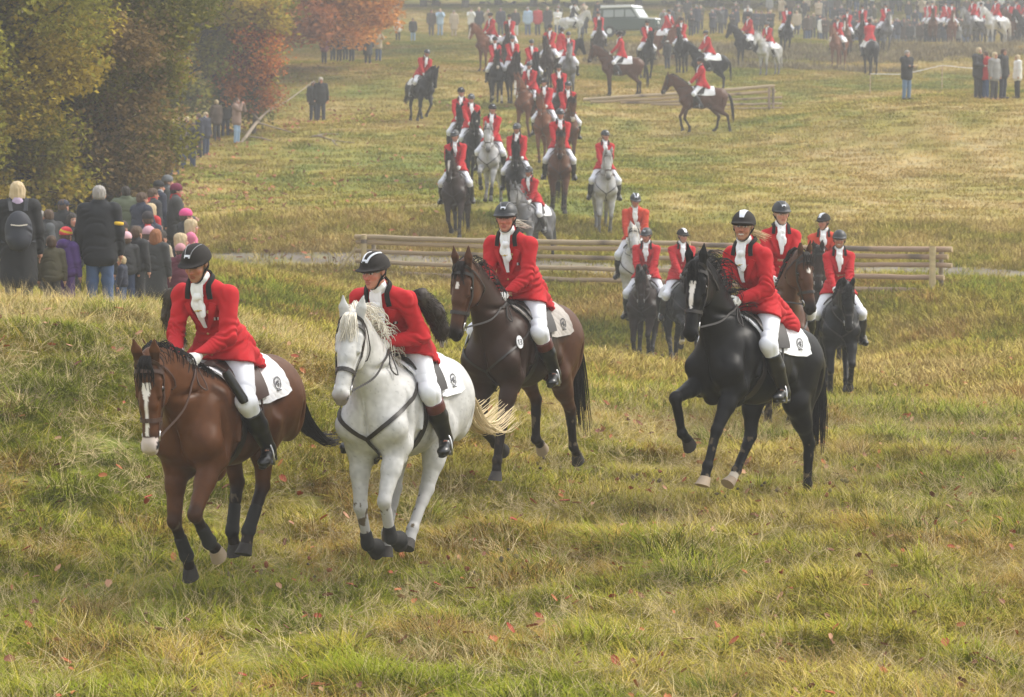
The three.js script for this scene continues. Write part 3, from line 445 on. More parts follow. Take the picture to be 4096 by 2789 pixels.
    if (o.breast) {
      const B = new Acc(), ww = o.breast === 'thick' ? 0.032 : 0.020;
      const cN = f.snap([0.70, 1.02, 0], 0.008);
      for (const s of [-1, 1]) B.strap(f, [f.hit([0.16, 1.3, 0], [0, 0.62, s * 0.78], 0.01), f.hit([0.34, 1.28, 0], [0.25, 0.25, s], 0.01), f.hit([0.50, 1.2, 0], [0.75, 0.0, s * 0.75], 0.01), cN], ww, 0.010, { n: fine ? 22 : 12 });
      B.strap(f, [cN, f.snap([0.60, 0.88, 0], 0.008), f.snap([0.42, 0.80, 0], 0.008), f.snap([0.24, 0.82, 0], 0.008)], ww, 0.010, { n: 12 });
      const bp = part('breastplate', B.build(), M.leather, h);
      if (o.number) for (const s of [-1, 1]) { const c = f.hit([0.40, 1.26, 0], [0.45, 0.2, s], 0.02), g = f.grad(c), d = numberDisc(g, c); part('number_disc', d.plate, M.white, bp); part('number', d.ink, M.ink, bp); }
    }
  }
  return { pad, seat: sd };
}
function frameOf(n, up = [0, 1, 0]) { const Z = nrm(n), X = nrm(cross(up, Z)), Y = cross(Z, X); return new THREE.Matrix4().makeBasis(new THREE.Vector3(...X), new THREE.Vector3(...Y), new THREE.Vector3(...Z)); }
function numberDisc(n, c) {                                                                              // white oval disc with the figures 13
  const Mx = frameOf(n).setPosition(...c), a = new Acc(), k = new Acc();
  const cy = new THREE.CylinderGeometry(0.047, 0.047, 0.008, 20); cy.rotateX(Math.PI / 2); cy.scale(0.82, 1.25, 1); a.geo(cy, Mx);
  const bar = (x, y, w, h) => k.box([x, y, 0.006], [w, h, 0.004], Mx);
  bar(-0.016, 0, 0.007, 0.048); bar(-0.021, 0.017, 0.008, 0.006);
  for (const [x, y, w, h] of [[0.012, 0.021, 0.022, 0.006], [0.012, 0, 0.018, 0.006], [0.012, -0.021, 0.022, 0.006], [0.020, 0.0105, 0.006, 0.016], [0.020, -0.0105, 0.006, 0.016]]) bar(x, y, w, h);
  return { plate: a.build(), ink: k.build() };
}
const rider0Feet = [0.075, 0.895, 0.375];
// the hunt's round badge on a saddle pad's rear corner: ring, horse head and a ribbon under it
function padBadge(f, parent, s, x = -0.34, ang = 60, size = 0.048) {
  const c = f.hit([x, 1.24, 0], [0, Math.cos(R(ang)), s * Math.sin(R(ang))], 0.0375), n = f.grad(c), Mx = frameOf(n).setPosition(...c), a = new Acc();
  const P = (u, v) => { const w = new THREE.Vector3(u * size, v * size, 0).applyMatrix4(Mx); return f.snap([w.x, w.y, w.z], 0.0375); };
  const line = (pts, r, cl) => a.tube(pts.map(p => P(...p)), r, 5, 1, cl);
  line(Array.from({ length: 22 }, (_, i) => [Math.cos(i / 22 * 6.283) * 0.95, Math.sin(i / 22 * 6.283) * 0.95 + 0.12]), 0.0028, true);
  for (let i = 0; i < 15; i++) { const t = R(205 - i * 16.4), q = [Math.cos(t) * 0.76, Math.sin(t) * 0.76 + 0.12]; line([q, [q[0] + Math.cos(t) * 0.13, q[1] + Math.sin(t) * 0.13]], 0.0028); }
  line([[-0.45, -0.10], [-0.30, 0.20], [0.02, 0.42], [0.30, 0.30]], 0.005); line([[0.02, 0.42], [0.10, 0.05], [0.30, -0.25]], 0.0042); line([[-0.30, 0.05], [0.05, 0.18], [0.15, -0.2]], 0.0042); line([[-0.2, -0.15], [0.1, -0.42], [0.35, -0.5]], 0.0036);
  line([[-0.6, -0.95], [-0.2, -1.12], [0.2, -1.0], [0.6, -1.12]], 0.004);
  part('badge', a.build(), M.ink, parent);
}
function makeHorse(o) {
  const lod = o.lod ?? 2, cell = [0.0115, 0.021, 0.036][lod], c = COAT[o.coat], h = thing('horse', o.label, 'horse', o.group), rand = rng(o.seed || 7);
  const Hs = horseBody(o.pose, cell);
  part('body', paintHorse(Hs, c, o), M.coat, h);
  for (const s of [-1, 1]) if (lod < 2) { const a = new Acc(), e = sub2(Hs.Hd, [0.19, 0.004, s * 0.082]); a.ball(e, 0.026, 10); part('eye', a.build(), M.eye, h); }
  for (const k of ['fl', 'fr', 'hl', 'hr']) { const j = Hs.J[k], m = part('hoof', hoofGeo, o.paleHoof && o.paleHoof.includes(k) ? M.paleHoof : M.hoof, h); m.position.set(...j.c); const Y = mul(j.d, -1), Z = [0, 0, 1], X = nrm(cross(Y, Z)); m.quaternion.setFromRotationMatrix(new THREE.Matrix4().makeBasis(new THREE.Vector3(...X), new THREE.Vector3(...Y), new THREE.Vector3(...Z))); }
  if (o.boots) for (const k of o.boots) { const j = Hs.J[k], b = new Field(0.02); const fr = LEG[k].fore; b.cone(mix(j.k, j.f, o.bell ? 0.74 : 0.50), mix(j.k, j.f, 0.9), 0.047, 0.049); b.ell(j.f, [0.058, 0.056, 0.053]); if (o.bell && fr) b.cone(mix(j.f, j.c, 0.5), add(j.c, mul(j.d, 0.04)), 0.052, 0.072); part('leg_boot', b.mesh(lod ? 0.02 : 0.011), M.legBoot, h); }
  part('mane', maneGeo(Hs, [o.maneN ?? 460, 90, 40][lod], o.maneL ?? 0.12, [0.0042, 0.011, 0.02][lod], rand, c.mane, { fly: o.fly ?? 0.15, side: o.maneSide ?? 1, forelock: [o.forelock ?? 40, 16, 8][lod], part: o.part }), M.hair, h);
  part('tail', strands(o.tail || o.pose.tail, [260, 46, 16][lod], [0.0052, 0.014, 0.026][lod], o.tailSpread ?? 0.085, rand, o.tailCol || c.mane, lod ? 9 : 16), M.hair, h);
  const T = addTack(h, Hs, o, lod);
  if (o.badge) for (const s of [-1, 1]) padBadge(Hs.f, T.pad, s);
  h.userData.seat = undefined; delete h.userData.seat;
  return { h, Hs };
}

// ───────────────────────── riders ─────────────────────────
// rider space = horse space of the horse that carries the rider
const SKIN = { fair: [0.42, 0.215, 0.145], ruddy: [0.44, 0.19, 0.13], tan: [0.36, 0.18, 0.11], pale: [0.50, 0.29, 0.21] };
const HAIR = { grey: [0.26, 0.24, 0.22], white: [0.48, 0.44, 0.38], blond: [0.44, 0.34, 0.20], brown: [0.07, 0.04, 0.022], dark: [0.02, 0.014, 0.01], red: [0.20, 0.07, 0.02] };
function headFrame(o, yaw, pitch, roll = 0) {
  const q = new THREE.Quaternion().setFromEuler(new THREE.Euler(R(roll), -R(yaw), R(pitch), 'YZX')), g = v => { const w = new THREE.Vector3(...v).applyQuaternion(q); return [w.x, w.y, w.z]; };
  return { o, X: g([1, 0, 0]), Y: g([0, 1, 0]), Z: g([0, 0, 1]) };
}
function headPrims(f, Hd, o = {}) {
  const h = f.in(Hd), K = 0.02;
  h.ell([-0.012, 0.035, 0], [0.098, 0.086, 0.076], { k: K }); h.ell([0.028, -0.030, 0], [0.066, 0.085, 0.061], { k: K });
  h.ell([0.030, -0.078, 0], [0.052, 0.036, 0.047], { k: K }); h.ell([0.066, -0.100, 0], [0.022, 0.018, 0.024], { k: K });
  h.cone([0.082, 0.008, 0], [0.109, -0.030, 0], 0.009, 0.014, { k: 0.012 }); for (const s of [-1, 1]) {
    h.ell([0.098, -0.036, s * 0.012], [0.011, 0.009, 0.008], { k: 0.008 }); h.cone([0.078, 0.024, s * 0.012], [0.066, 0.022, s * 0.048], 0.011, 0.010, { k: 0.014 });
    h.ell([0.058, -0.024, s * 0.040], [0.026, 0.022, 0.020], { k: 0.015 }); h.ell([0.076, 0.003, s * 0.030], [0.012, 0.010, 0.014], { k: 0.006 });
    h.carve([0.098, 0.006, s * 0.031], [0.013, 0.010, 0.016], { k: 0.014 }); h.ell([-0.008, -0.008, s * 0.078], [0.020, 0.032, 0.011], { k: 0.012 });
  }
  h.ell([0.084, -0.061, 0], [0.013, 0.007, 0.023], { k: 0.008 }); h.ell([0.082, -0.074, 0], [0.013, 0.008, 0.021], { k: 0.008 });
  h.carve([0.102, -0.067, 0], [0.014, o.smile ? 0.005 : 0.0022, o.smile ? 0.028 : 0.024], { k: 0.004 });
  if (o.smile) for (const s of [-1, 1]) h.ell([0.064, -0.042, s * 0.040], [0.020, 0.018, 0.018], { k: 0.012 });
}
function headColour(Hd, o) {
  const skin = SKIN[o.skin || 'fair'], hair = HAIR[o.hair || 'brown'];
  return p => {
    const [x, y, z] = inv2(Hd, p), az = Math.abs(z); let v = mul(skin, 1 + 0.10 * fbm(p[0] * 40, p[1] * 40, p[2] * 40, 2));
    if (x > 0.03 && Math.hypot(y + 0.030, az - 0.036) < 0.026) v = mul(v, 1.0).map((q, i) => q * [1.10, 0.86, 0.84][i]);
    if (x > 0.085 && Math.hypot(y + 0.032, z) < 0.018) v = v.map((q, i) => q * [1.1, 0.86, 0.84][i]);
    if (x > 0.055 && Math.abs(y - 0.004) < 0.0075 && Math.abs(az - 0.031) < 0.0155) v = o.squint ? mul(skin, 0.35) : Math.abs(az - 0.031) < 0.0065 ? [0.03, 0.025, 0.025] : [0.45, 0.42, 0.40];
    if (x > 0.05 && y > 0.0105 && y < 0.0155 && Math.abs(az - 0.031) < 0.017) v = mul(skin, 0.25);
    if (x > 0.05 && Math.abs(y - 0.026 + Math.abs(az - 0.03) * 0.15) < 0.005 && Math.abs(az - 0.032) < 0.021) v = mix(v, hair, 0.65);
    if (x > 0.06 && Math.abs(y + 0.067) < 0.016 && az < 0.027 - Math.abs(y + 0.067) * 0.8) v = [skin[0] * 0.82, skin[1] * 0.52, skin[2] * 0.55];
    if (o.smile && x > 0.06 && Math.abs(y + 0.067) < 0.0062 && az < 0.022) v = [0.60, 0.57, 0.52];
    if (o.beard && x > -0.01 && y < -0.045 && y > -0.13 && !(Math.abs(y + 0.067) < 0.009 && az < 0.024)) v = mix(v, hair, 0.35);
    if (x < 0.052 - Math.max(0, y) * 0.2 && y > -0.055 && !(az > 0.07 && x > -0.03 && y < 0.028) && !(x > 0.012 && y < 0.0)) v = mul(hair, 0.8 + 0.4 * noise(p[0] * 90, p[1] * 40, p[2] * 90));
    if (y < -0.055 && y > -0.085 && x < -0.035) v = mul(hair, 0.85);
    return v;
  };
}
function ik(a, t, l1, l2, pole) { let d = sub(t, a), l = len(d); const m = clamp(l, Math.abs(l1 - l2) + 0.01, l1 + l2 - 0.004); d = mul(d, 1 / l); const q = (l1 * l1 - l2 * l2 + m * m) / (2 * m), w = Math.sqrt(Math.max(0, l1 * l1 - q * q)); let pp = sub(pole, mul(d, dot(pole, d))); pp = nrm(pp); return [add(a, add(mul(d, q), mul(pp, w))), add(a, mul(d, m))]; }
function riderJoints(o) {
  const a = R(o.lean ?? 15), u = [Math.sin(a), Math.cos(a), 0], fw = [Math.cos(a), -Math.sin(a), 0], J = { u, fw };
  J.pel = [(o.px ?? -0.08), 1.71 + (o.rise ?? 0), 0]; const at = (h, f = 0, z = 0) => add(J.pel, add(add(mul(u, h > 0 ? h * 1.11 : h), mul(fw, f)), [0, 0, z])); J.at = at;
  const b = R((o.lean ?? 15) + (o.hunch ?? 6)); J.sh = at(0.47); J.neck = at(0.535, 0.0);
  const hd = nrm(mix(u, [0.35, 1, 0], 0.5)); J.head = headFrame(add(J.neck, mul(hd, 0.165)), o.yaw ?? 0, o.pitch ?? -4, o.roll ?? 0);
  const w = o.woman ? 0.165 : 0.188, H = o.hands || [0.46, 1.66, 0.075]; J.arm = {};
  for (const s of [-1, 1]) { const hz = s * H[2], S = at(0.445, 0.01, s * w), tgt = o.handL && s < 0 ? o.handL : o.handR && s > 0 ? o.handR : [H[0] + (s > 0 ? 0.02 : 0), H[1], hz]; const [e, wr] = ik(S, add(tgt, [-0.07, 0.03, 0]), 0.295, 0.265, [-0.75, -0.45, s * 0.75]); J.arm[s] = { S, e, w: wr, t: tgt }; }
  J.leg = {}; const F = o.feet || [0.0, 0.985, 0.355], K = o.knee || [0.24, 1.37, 0.325];
  for (const s of [-1, 1]) J.leg[s] = { h: add(J.pel, [0, -0.02, s * 0.10]), k: [K[0], K[1] + (o.rise ?? 0) * 0.3, s * K[2]], a: [F[0], F[1], s * F[2]], t: [F[0] + 0.17, F[1] - 0.065, s * (F[2] + 0.045)] };
  return J;
}
function clothNoise(amp, J) { return (x, y, z) => amp * (fbm(x * 7, y * 5 + 3, z * 7, 2) * 1.2 + 1.0 * (1 - 2 * Math.abs(Math.sin((y + 0.5 * x + 0.4 * fbm(x * 4, y * 4, z * 4, 1)) * 26))) * sstep(-0.05, 0.3, fbm(x * 5 + 9, y * 5, z * 5, 2) + 0.05)); }
function makeHand(A, s, cell, fist = true) {                                                              // a gloved hand closed on the rein: palm, four fingers, thumb
  const f = new Field(0.010), d = nrm(sub(A.t, A.w)), lat = nrm(add([0, 0, s], mul(d, -s * d[2]))), up0 = cross(lat, d), Up = s > 0 ? mul(up0, 1) : mul(up0, -1), U = Up[1] < 0 ? mul(Up, -1) : Up, inn = mul(lat, -1), Mx = { o: A.w, X: d, Y: U, Z: inn }, g = f.in(Mx);
  g.cone([-0.055, 0, 0], [0.03, 0, 0], 0.033, 0.036, { q: 0.8, k: 0.015 }); g.ell([0.055, -0.004, 0.002], [0.048, 0.043, 0.022], { k: 0.015 });
  for (let i = 0; i < 4; i++) { const y = 0.028 - i * 0.0185, L = [0.036, 0.041, 0.039, 0.031][i], r = 0.0102 - i * 0.0004; const a = [0.092 - i * 0.004, y, -0.004], b = add(a, [L * 0.55, -0.006, 0.022 + 0.002 * i]), c = add(b, [-L * 0.35, -0.004, 0.026]), e = add(c, [-L * 0.62, 0, 0.002]); g.cone(a, b, r + 0.001, r, { k: 0.005 }); g.cone(b, c, r, r - 0.0006, { k: 0.005 }); g.cone(c, e, r - 0.0006, r - 0.0016, { k: 0.005 }); }
  g.cone([0.030, 0.030, 0.012], [0.068, 0.052, 0.026], 0.0135, 0.0115, { k: 0.010 }); g.cone([0.068, 0.052, 0.026], [0.100, 0.047, 0.040], 0.0112, 0.0092, { k: 0.006 });
  return f.mesh(cell);
}
function patchStrip(f, list, w, off, n, th) { const A = new Acc(); A.strap(f, list, w, off, { n, th }); return A.build(); }
const headCache = new Map();
function helmetField(Hd, o) {
  const f = new Field(0.02), h = f.in(Hd); h.ell([-0.012, 0.030, 0], [0.128, 0.118, 0.106], { k: 0.01 });
  const up = add(Hd.Y, mul(Hd.X, 0.10)); f.cut(mul(up, -1), sub2(Hd, [0.0, 0.018, 0]), 0.006);
  const v = new Field(0.012), g = v.in(Hd); g.ell([0.075, 0.030, 0], [0.090, 0.011, 0.098], { k: 0.02 }); 
  f.P.push(...v.P);
  return f;
}
function makeRider(o) {
  const lod = o.lod ?? 2, J = riderJoints(o), t = thing('person', o.label, 'rider', o.group), base = sub(J.pel, [0, 0.09, 0]), rand = rng((o.seed || 3) * 31 + 5);
  const G = g => { g.translate(-base[0], -base[1], -base[2]); return g; }, put = (n, g, m, p = t) => part(n, G(g), m, p);
  const cB = [0.024, 0.03, 0.045][lod], cH = [0.0055, 0.010, 0.022][lod], cJ = [0.0095, 0.016, 0.030][lod], cL = [0.010, 0.017, 0.032][lod];
  // one continuous body under the clothes, with the head on a finer grid
  const bd = new Field(0.04); bd.cone(J.pel, J.at(0.2), 0.115, 0.105, { q: 1.25 }); bd.cone(J.at(0.2), J.at(0.42), 0.105, 0.115, { q: 1.3 }); bd.cone(J.at(0.44), add(J.neck, mul(J.u, 0.08)), 0.07, 0.054);
  for (const s of [-1, 1]) { const A = J.arm[s], L = J.leg[s]; bd.cone(J.at(0.45), A.S, 0.06, 0.052); bd.cone(A.S, A.e, 0.046, 0.036); bd.cone(A.e, A.w, 0.034, 0.026); bd.cone(L.h, L.k, 0.085, 0.052); bd.cone(L.k, L.a, 0.050, 0.036); bd.cone(L.a, L.t, 0.034, 0.026); }
  const hf = new Field(0.02); headPrims(hf, J.head, o); hf.cone(add(J.neck, mul(J.u, -0.02)), sub2(J.head, [-0.018, -0.06, 0]), 0.060, 0.055, { k: 0.03 });
  const hc = headColour(J.head, o), parts = [paint(bd.mesh(cB), () => SKIN[o.skin || 'fair']), paint(hf.mesh(cH), hc)];
  put('body', mergeGeometries(parts), M.skin);
  // jacket
  const jf = new Field(0.035), W = o.woman ? 1.18 : 1.26, belly = o.stout ?? 0;
  jf.cone(J.at(-0.06), J.at(0.14, belly * 0.03), 0.142 + belly * 0.012, 0.118 + belly * 0.03 - (o.woman ? 0.014 : 0), { q: W, k: 0.06 }); jf.cone(J.at(0.14, belly * 0.03), J.at(0.38), 0.118 + belly * 0.03 - (o.woman ? 0.012 : 0), 0.130, { q: W * 1.06, k: 0.06 });
  if (o.woman) for (const s of [-1, 1]) jf.ell(J.at(0.30, 0.075, s * 0.068), [0.07, 0.075, 0.066], { k: 0.05 });
  jf.cone(J.at(0.40), J.at(0.50), 0.118, 0.078, { q: 1.3, k: 0.05 }); jf.cone(J.at(0.50), J.at(0.565, -0.012), 0.077, 0.068, { k: 0.02 });
  for (const s of [-1, 1]) {
    const A = J.arm[s]; jf.cone(J.at(0.475, 0, s * 0.07), add(A.S, [0, 0.006, 0]), 0.072, 0.070, { k: 0.05 }); jf.cone(A.S, A.e, 0.073, 0.059, { k: 0.03 }); jf.cone(A.e, add(A.w, mul(nrm(sub(A.w, A.e)), 0.012)), 0.061, 0.048, { k: 0.03 });
    jf.cone(J.at(0.02, 0.02, s * 0.07), mix(J.leg[s].h, J.leg[s].k, 0.50), 0.135, 0.122, { k: 0.07 });
    jf.cone(J.at(0.02, -0.03, s * 0.06), add(J.pel, [-0.10 - (o.flare ?? 0), -0.16, s * 0.13]), 0.125, 0.125, { k: 0.07 });
  }
  const hemA = o.hem ?? 0.23; jf.cut(nrm([0.30, -1, 0]), [J.pel[0], J.pel[1] - hemA * 0.5, 0], 0.012);
  const cn = clothNoise(lod === 2 ? 0.004 : 0.007, J), fa = lod === 2 ? 0.6 : 1;
  jf.noise = (x, y, z) => {
    let q = cn(x, y, z); const A = J.arm[z < 0 ? -1 : 1], de = (x - A.e[0]) ** 2 + (y - A.e[1]) ** 2 + (z - A.e[2]) ** 2, w = noise(x * 9, y * 9, z * 9);
    if (de < 0.05) q += fa * 0.011 * Math.exp(-de / 0.011) * Math.sin((0.8 * x - y + 0.25 * w * 0.3) * 105 + w * 2.2);
    const h = (x - J.pel[0]) * J.u[0] + (y - J.pel[1]) * J.u[1]; q += fa * 0.0065 * Math.exp(-(((h - 0.13) / 0.10) ** 2)) * Math.sin(h * 120 + z * 26 + w * 2.5);
    const sh2 = (x - A.S[0]) ** 2 + (y - A.S[1]) ** 2 + (z - A.S[2]) ** 2; q += fa * 0.003 * Math.exp(-sh2 / 0.014) * Math.sin((x * 0.6 + y + Math.abs(z) * 0.9) * 70 + w * 2);
    if (h < 0) q += fa * 0.008 * Math.sin(Math.atan2(z, x - J.pel[0]) * 11 + w * 2) * Math.min(1, -h * 8);
    return q;
  }; jf.namp = 0.022;
  const red = o.red || [0.42, 0.006, 0.0115];
  put('jacket', paint(jf.mesh(cJ), p => mul(red, 1 + 0.10 * fbm(p[0] * 6, p[1] * 6, p[2] * 6, 2) + 0.05 * noise(p[0] * 60, p[1] * 60, p[2] * 60))), M.red);
  const jacket = t.children[t.children.length - 1];
  jf.noise = null;
  const tor = (h, th, off = 0) => jf.hit(J.at(h), add(mul(J.fw, Math.cos(R(th))), [0, 0, Math.sin(R(th))]), off), S = [1, 1, 0.6][lod];
  const vB = o.vBottom ?? 0.275;
  { // white stock: a band round the neck and a bib in the opening of the jacket
    const sf = new Field(0.015), nb = add(J.neck, mul(J.u, 0.0)), nt = sub2(J.head, [-0.012, -0.092, 0]); sf.cone(add(nb, mul(J.u, -0.02)), mix(nb, nt, 0.72), 0.069, 0.066, { k: 0.02 });
    const rows = [], n = lod ? 7 : 12; for (let i = 0; i < n; i++) { const q = i / (n - 1), h = lerp(0.572, vB, q), w = lerp(40, 3, Math.pow(q, 0.5)), row = []; for (let j = 0; j < 7; j++) { const e = (j / 6 * 2 - 1) * w; row.push(tor(h, e, (i ? 0.018 : 0.006) + 0.006 * Math.sin(j * 2.4 + i * 0.9))); } rows.push(row); }
    const a = new Acc(); a.grid(rows.map(r => r.slice().reverse()), 0.012);
    const kn = tor(0.50, 0, 0.02); sf.ell(kn, [0.030, 0.034, 0.042]); sf.ell(tor(0.455, 12, 0.016), [0.020, 0.055, 0.030], { k: 0.02 }); sf.ell(tor(0.42, -10, 0.018), [0.018, 0.065, 0.028], { k: 0.02 });
    sf.noise = (x, y, z) => 0.006 * noise(x * 40, y * 24, z * 55); sf.namp = 0.006;
    put('stock', mergeGeometries([sf.mesh([0.007, 0.012, 0.022][lod]), a.build()]), M.stock);
    if (lod < 1 && o.pin !== 0) { const b = new Acc(), c = tor(0.425, 0, 0.036); b.tube([add(c, [0, 0.004, -0.03]), add(c, [0, -0.004, 0.03])], 0.004, 5); b.ball(c, [0.006, 0.009, 0.013]); put('stock_pin', b.build(), M.brass, t.children[t.children.length - 1]); }
  }
  const half = k => [[0.555, 0.045, 0.080], [0.525, 0.080, 0.086], [0.50, 0.102, 0.092], [0.482, 0.110, 0.094]].map(([h, f, z]) => jf.snap(J.at(h, f, z * k), 0.012)), loop = [...half(1).reverse(), jf.snap(J.at(0.565, -0.02, 0.078), 0.012), jf.snap(J.at(0.565, -0.088, 0), 0.012), jf.snap(J.at(0.565, -0.02, -0.078), 0.012), ...half(-1)];
  if (o.collar !== 0) put('collar', patchStrip(jf, loop, 0.038, 0.012, [38, 22, 14][lod], 0.012), M.velvet, jacket);
  if (lod < 2) {
    const lp = new Acc(); lp.col = red; for (const s of [-1, 1]) lp.strap(jf, [tor(0.45, s * 46, 0.01), tor(0.40, s * 34, 0.01), tor(0.32, s * 20, 0.01), tor(vB - 0.02, s * 4, 0.01)], q => lerp(0.062, 0.020, q), 0.011, { n: 12, th: 0.010 }); put('lapel', lp.build(true), M.red, jacket);
    for (const h of o.woman ? [0.20, 0.14, 0.075] : [0.21, 0.135, 0.065, 0.0]) { const b = new Acc(); b.ball(tor(h, 5, 0.004), 0.0105, 8); put('button', b.build(), M.brass, jacket); }
  }
  if (lod === 0) {
    if (o.medals) { const c = tor(0.33, -36, 0.006), n = jf.grad(c), Mx = frameOf(n).setPosition(...c), k = o.medals; for (let i = 0; i < k; i++) for (const [dx, cl] of [[0, M.white], [0.011, M.velvet]]) { const a = new Acc(); a.box([(i - (k - 1) / 2) * 0.026 + dx - 0.004, 0, 0.002], [0.013, 0.024, 0.005], Mx); put(dx ? 'ribbon_stripe' : 'medal_ribbon', a.build(), cl, jacket); } }
    if (o.pins) for (const [h, an, r, mt] of o.pins) { const c = tor(h, an, 0.012), n = jf.grad(c), Mx = frameOf(n).setPosition(...c), a = new Acc(), g = new THREE.TorusGeometry(r * 0.75, r * 0.3, 6, 14, mt === 'shoe' ? 4.6 : 6.283); if (mt === 'shoe') g.rotateZ(-0.73 - 1.57 * 0 + 0.0); a.geo(g, Mx); if (mt !== 'shoe') { const cyl = new THREE.CylinderGeometry(r, r, 0.004, 14); cyl.rotateX(1.57); a.geo(cyl, Mx); } put('lapel_pin', a.build(), mt === 'shoe' ? M.steel : M.brass, jacket); }
  }
  for (const s of [-1, 1]) { put('glove', makeHand(J.arm[s], s, [0.0052, 0.009, 0.018][lod]), o.gloves || M.glove); }
  // breeches and boots
  const bf = new Field(0.03); bf.ell(add(J.pel, [-0.02, -0.01, 0]), [0.15, 0.12, 0.165]);
  for (const s of [-1, 1]) { const L = J.leg[s]; bf.cone(L.h, L.k, 0.112, 0.070); bf.cone(L.k, mix(L.k, L.a, 0.42), 0.070, 0.060, { k: 0.05 }); }
  bf.noise = clothNoise(0.005, J); bf.namp = 0.007; put('breeches', bf.mesh(cL), M.breech);
  for (const s of [-1, 1]) {
    const L = J.leg[s], f = new Field(0.022), ax = nrm(sub(L.a, L.k)), top = mix(L.k, L.a, o.bootTop ? 0.34 : 0.20); f.cone(mix(L.k, L.a, 0.1), mix(L.k, L.a, 0.5), 0.078, 0.073); f.cone(mix(L.k, L.a, 0.5), L.a, 0.073, 0.050); f.ell(L.a, [0.052, 0.055, 0.048]);
    const td = nrm(sub(L.t, L.a)); f.cone(add(L.a, [0.01, -0.03, 0]), add(L.t, mul(td, -0.01)), 0.050, 0.036, { q: 1.05 }); f.ell(add(L.t, [0, 0, 0]), [0.058, 0.034, 0.046]); f.cone(add(L.a, [-0.045, -0.02, 0]), add(L.a, [-0.05, -0.075, 0]), 0.036, 0.034);
    f.cone(add(L.a, [-0.055, -0.092, 0]), add(L.t, [0.03, -0.034, 0]), 0.016, 0.014, { q: 2.3, k: 0.008 });
    f.cut(mul(ax, -1), top, 0.006); const bt = put('boot', f.mesh(cL), M.boot);
    if (o.bootTop) { const g = new Field(0.02); g.cone(mix(L.k, L.a, 0.16), mix(L.k, L.a, 0.36), 0.079, 0.078); g.cut(mul(ax, -1), mix(L.k, L.a, 0.19), 0.005); g.cut(ax, mix(L.k, L.a, 0.37), 0.005); put('boot_top', g.mesh(cL), M.bootTop, bt); }
  }
  // helmet
  const he = helmetField(J.head, o), hm = put('helmet', he.mesh([0.007, 0.011, 0.020][lod]), o.gloss ? M.hatGloss : M.hatVelvet), Hp = p => sub2(J.head, p);
  if (lod < 2 && o.stripe !== 'none') {
    const on = (a, w) => { const t = R(a); return he.snap(Hp([-0.012 + 0.13 * Math.cos(t), 0.03 + 0.12 * Math.sin(t), w]), 0.004); }, a = new Acc();
    if (o.stripe === 'panel') { const rows = []; for (let i = 0; i < 9; i++) { const q = i / 8; rows.push([-1, 0, 1].map(k => on(lerp(26, 92, q), k * lerp(0.020, 0.042, q)))); } a.grid(rows.map(r => r.slice().reverse()), 0.006); put('helmet_panel', a.build(), o.panelMat || M.silver, hm); }
    else {
      for (const s of [-1, 1]) a.strap(he, [on(28, s * 0.019), on(50, s * 0.027), on(72, s * 0.040), on(105, s * 0.055)], o.stripe === 'wide' ? 0.016 : 0.0045, 0.003, { n: 12, th: 0.004 }); put('helmet_piping', a.build(), o.stripe === 'wide' ? M.silver : M.piping, hm);
      const b = new Acc(); b.strap(he, [on(27, 0), on(38, 0)], 0.042, 0.006, { n: 4, th: 0.008 }); const bg = put('helmet_badge', b.build(), M.silver, hm); const c = new Acc(); c.strap(he, [on(29, -0.012), on(29, 0.012)], 0.010, 0.010, { n: 3, th: 0.006 }); put('badge_slot', c.build(), M.velvet, bg);
    }
  }
  if (lod < 2) { const a = new Acc(); for (const s of [-1, 1]) { a.strap(hf, [Hp([-0.03, 0.02, s * 0.082]), Hp([0.005, -0.03, s * 0.078]), Hp([0.035, -0.075, s * 0.060]), Hp([0.045, -0.115, s * 0.02]), Hp([0.045, -0.12, 0])], 0.014, 0.004, { n: 14, th: 0.004 }); a.strap(hf, [Hp([-0.06, 0.01, s * 0.075]), Hp([-0.03, -0.03, s * 0.075]), Hp([0.02, -0.06, s * 0.066])], 0.011, 0.005, { n: 8, th: 0.004 }); } put('chin_strap', a.build(), M.velvet, hm); }
  // hair that shows
  if (o.woman) { const n = [70, 26, 10][lod], c = HAIR[o.hair || 'blond'], st = Hp([-0.10, -0.055, 0]); const a = o.pony ? strands([st, add(st, [-0.08, -0.02, o.pony * 0.02]), add(st, [-0.20, -0.10, o.pony * 0.06]), add(st, [-0.30, -0.24, o.pony * 0.10])], n, [0.006, 0.01, 0.02][lod], 0.07, rand, c, 10) : (() => { const f = new Field(0.01); f.ell(Hp([-0.105, -0.045, 0]), [0.045, 0.042, 0.055]); f.noise = (x, y, z) => 0.004 * noise(x * 80, y * 40, z * 80); f.namp = 0.004; return paint(f.mesh([0.008, 0.012, 0.025][lod]), p => mul(c, 0.8 + 0.4 * noise(p[0] * 90, p[1] * 90, p[2] * 90))); })(); put('hair', a, M.hair); }
  if (o.wisps) { const a = new Acc(), c = HAIR[o.hair]; for (let i = 0; i < 26; i++) { const s = -1, p = Hp([-0.07 + 0.03 * rand(), -0.02 - 0.06 * rand(), s * 0.078]), e = [-0.05 - 0.10 * rand(), 0.02 * rand() - 0.03, s * (0.04 + 0.06 * rand())]; a.col = mul(c, 0.8 + 0.6 * rand()); a.tube(smooth([p, add(p, mul(e, 0.5)), add(p, add(e, [-0.02, -0.02 * rand(), 0]))], 6), q => 0.004 * (1 - 0.8 * q), 4); } put('hair', a.build(true), M.hair); }
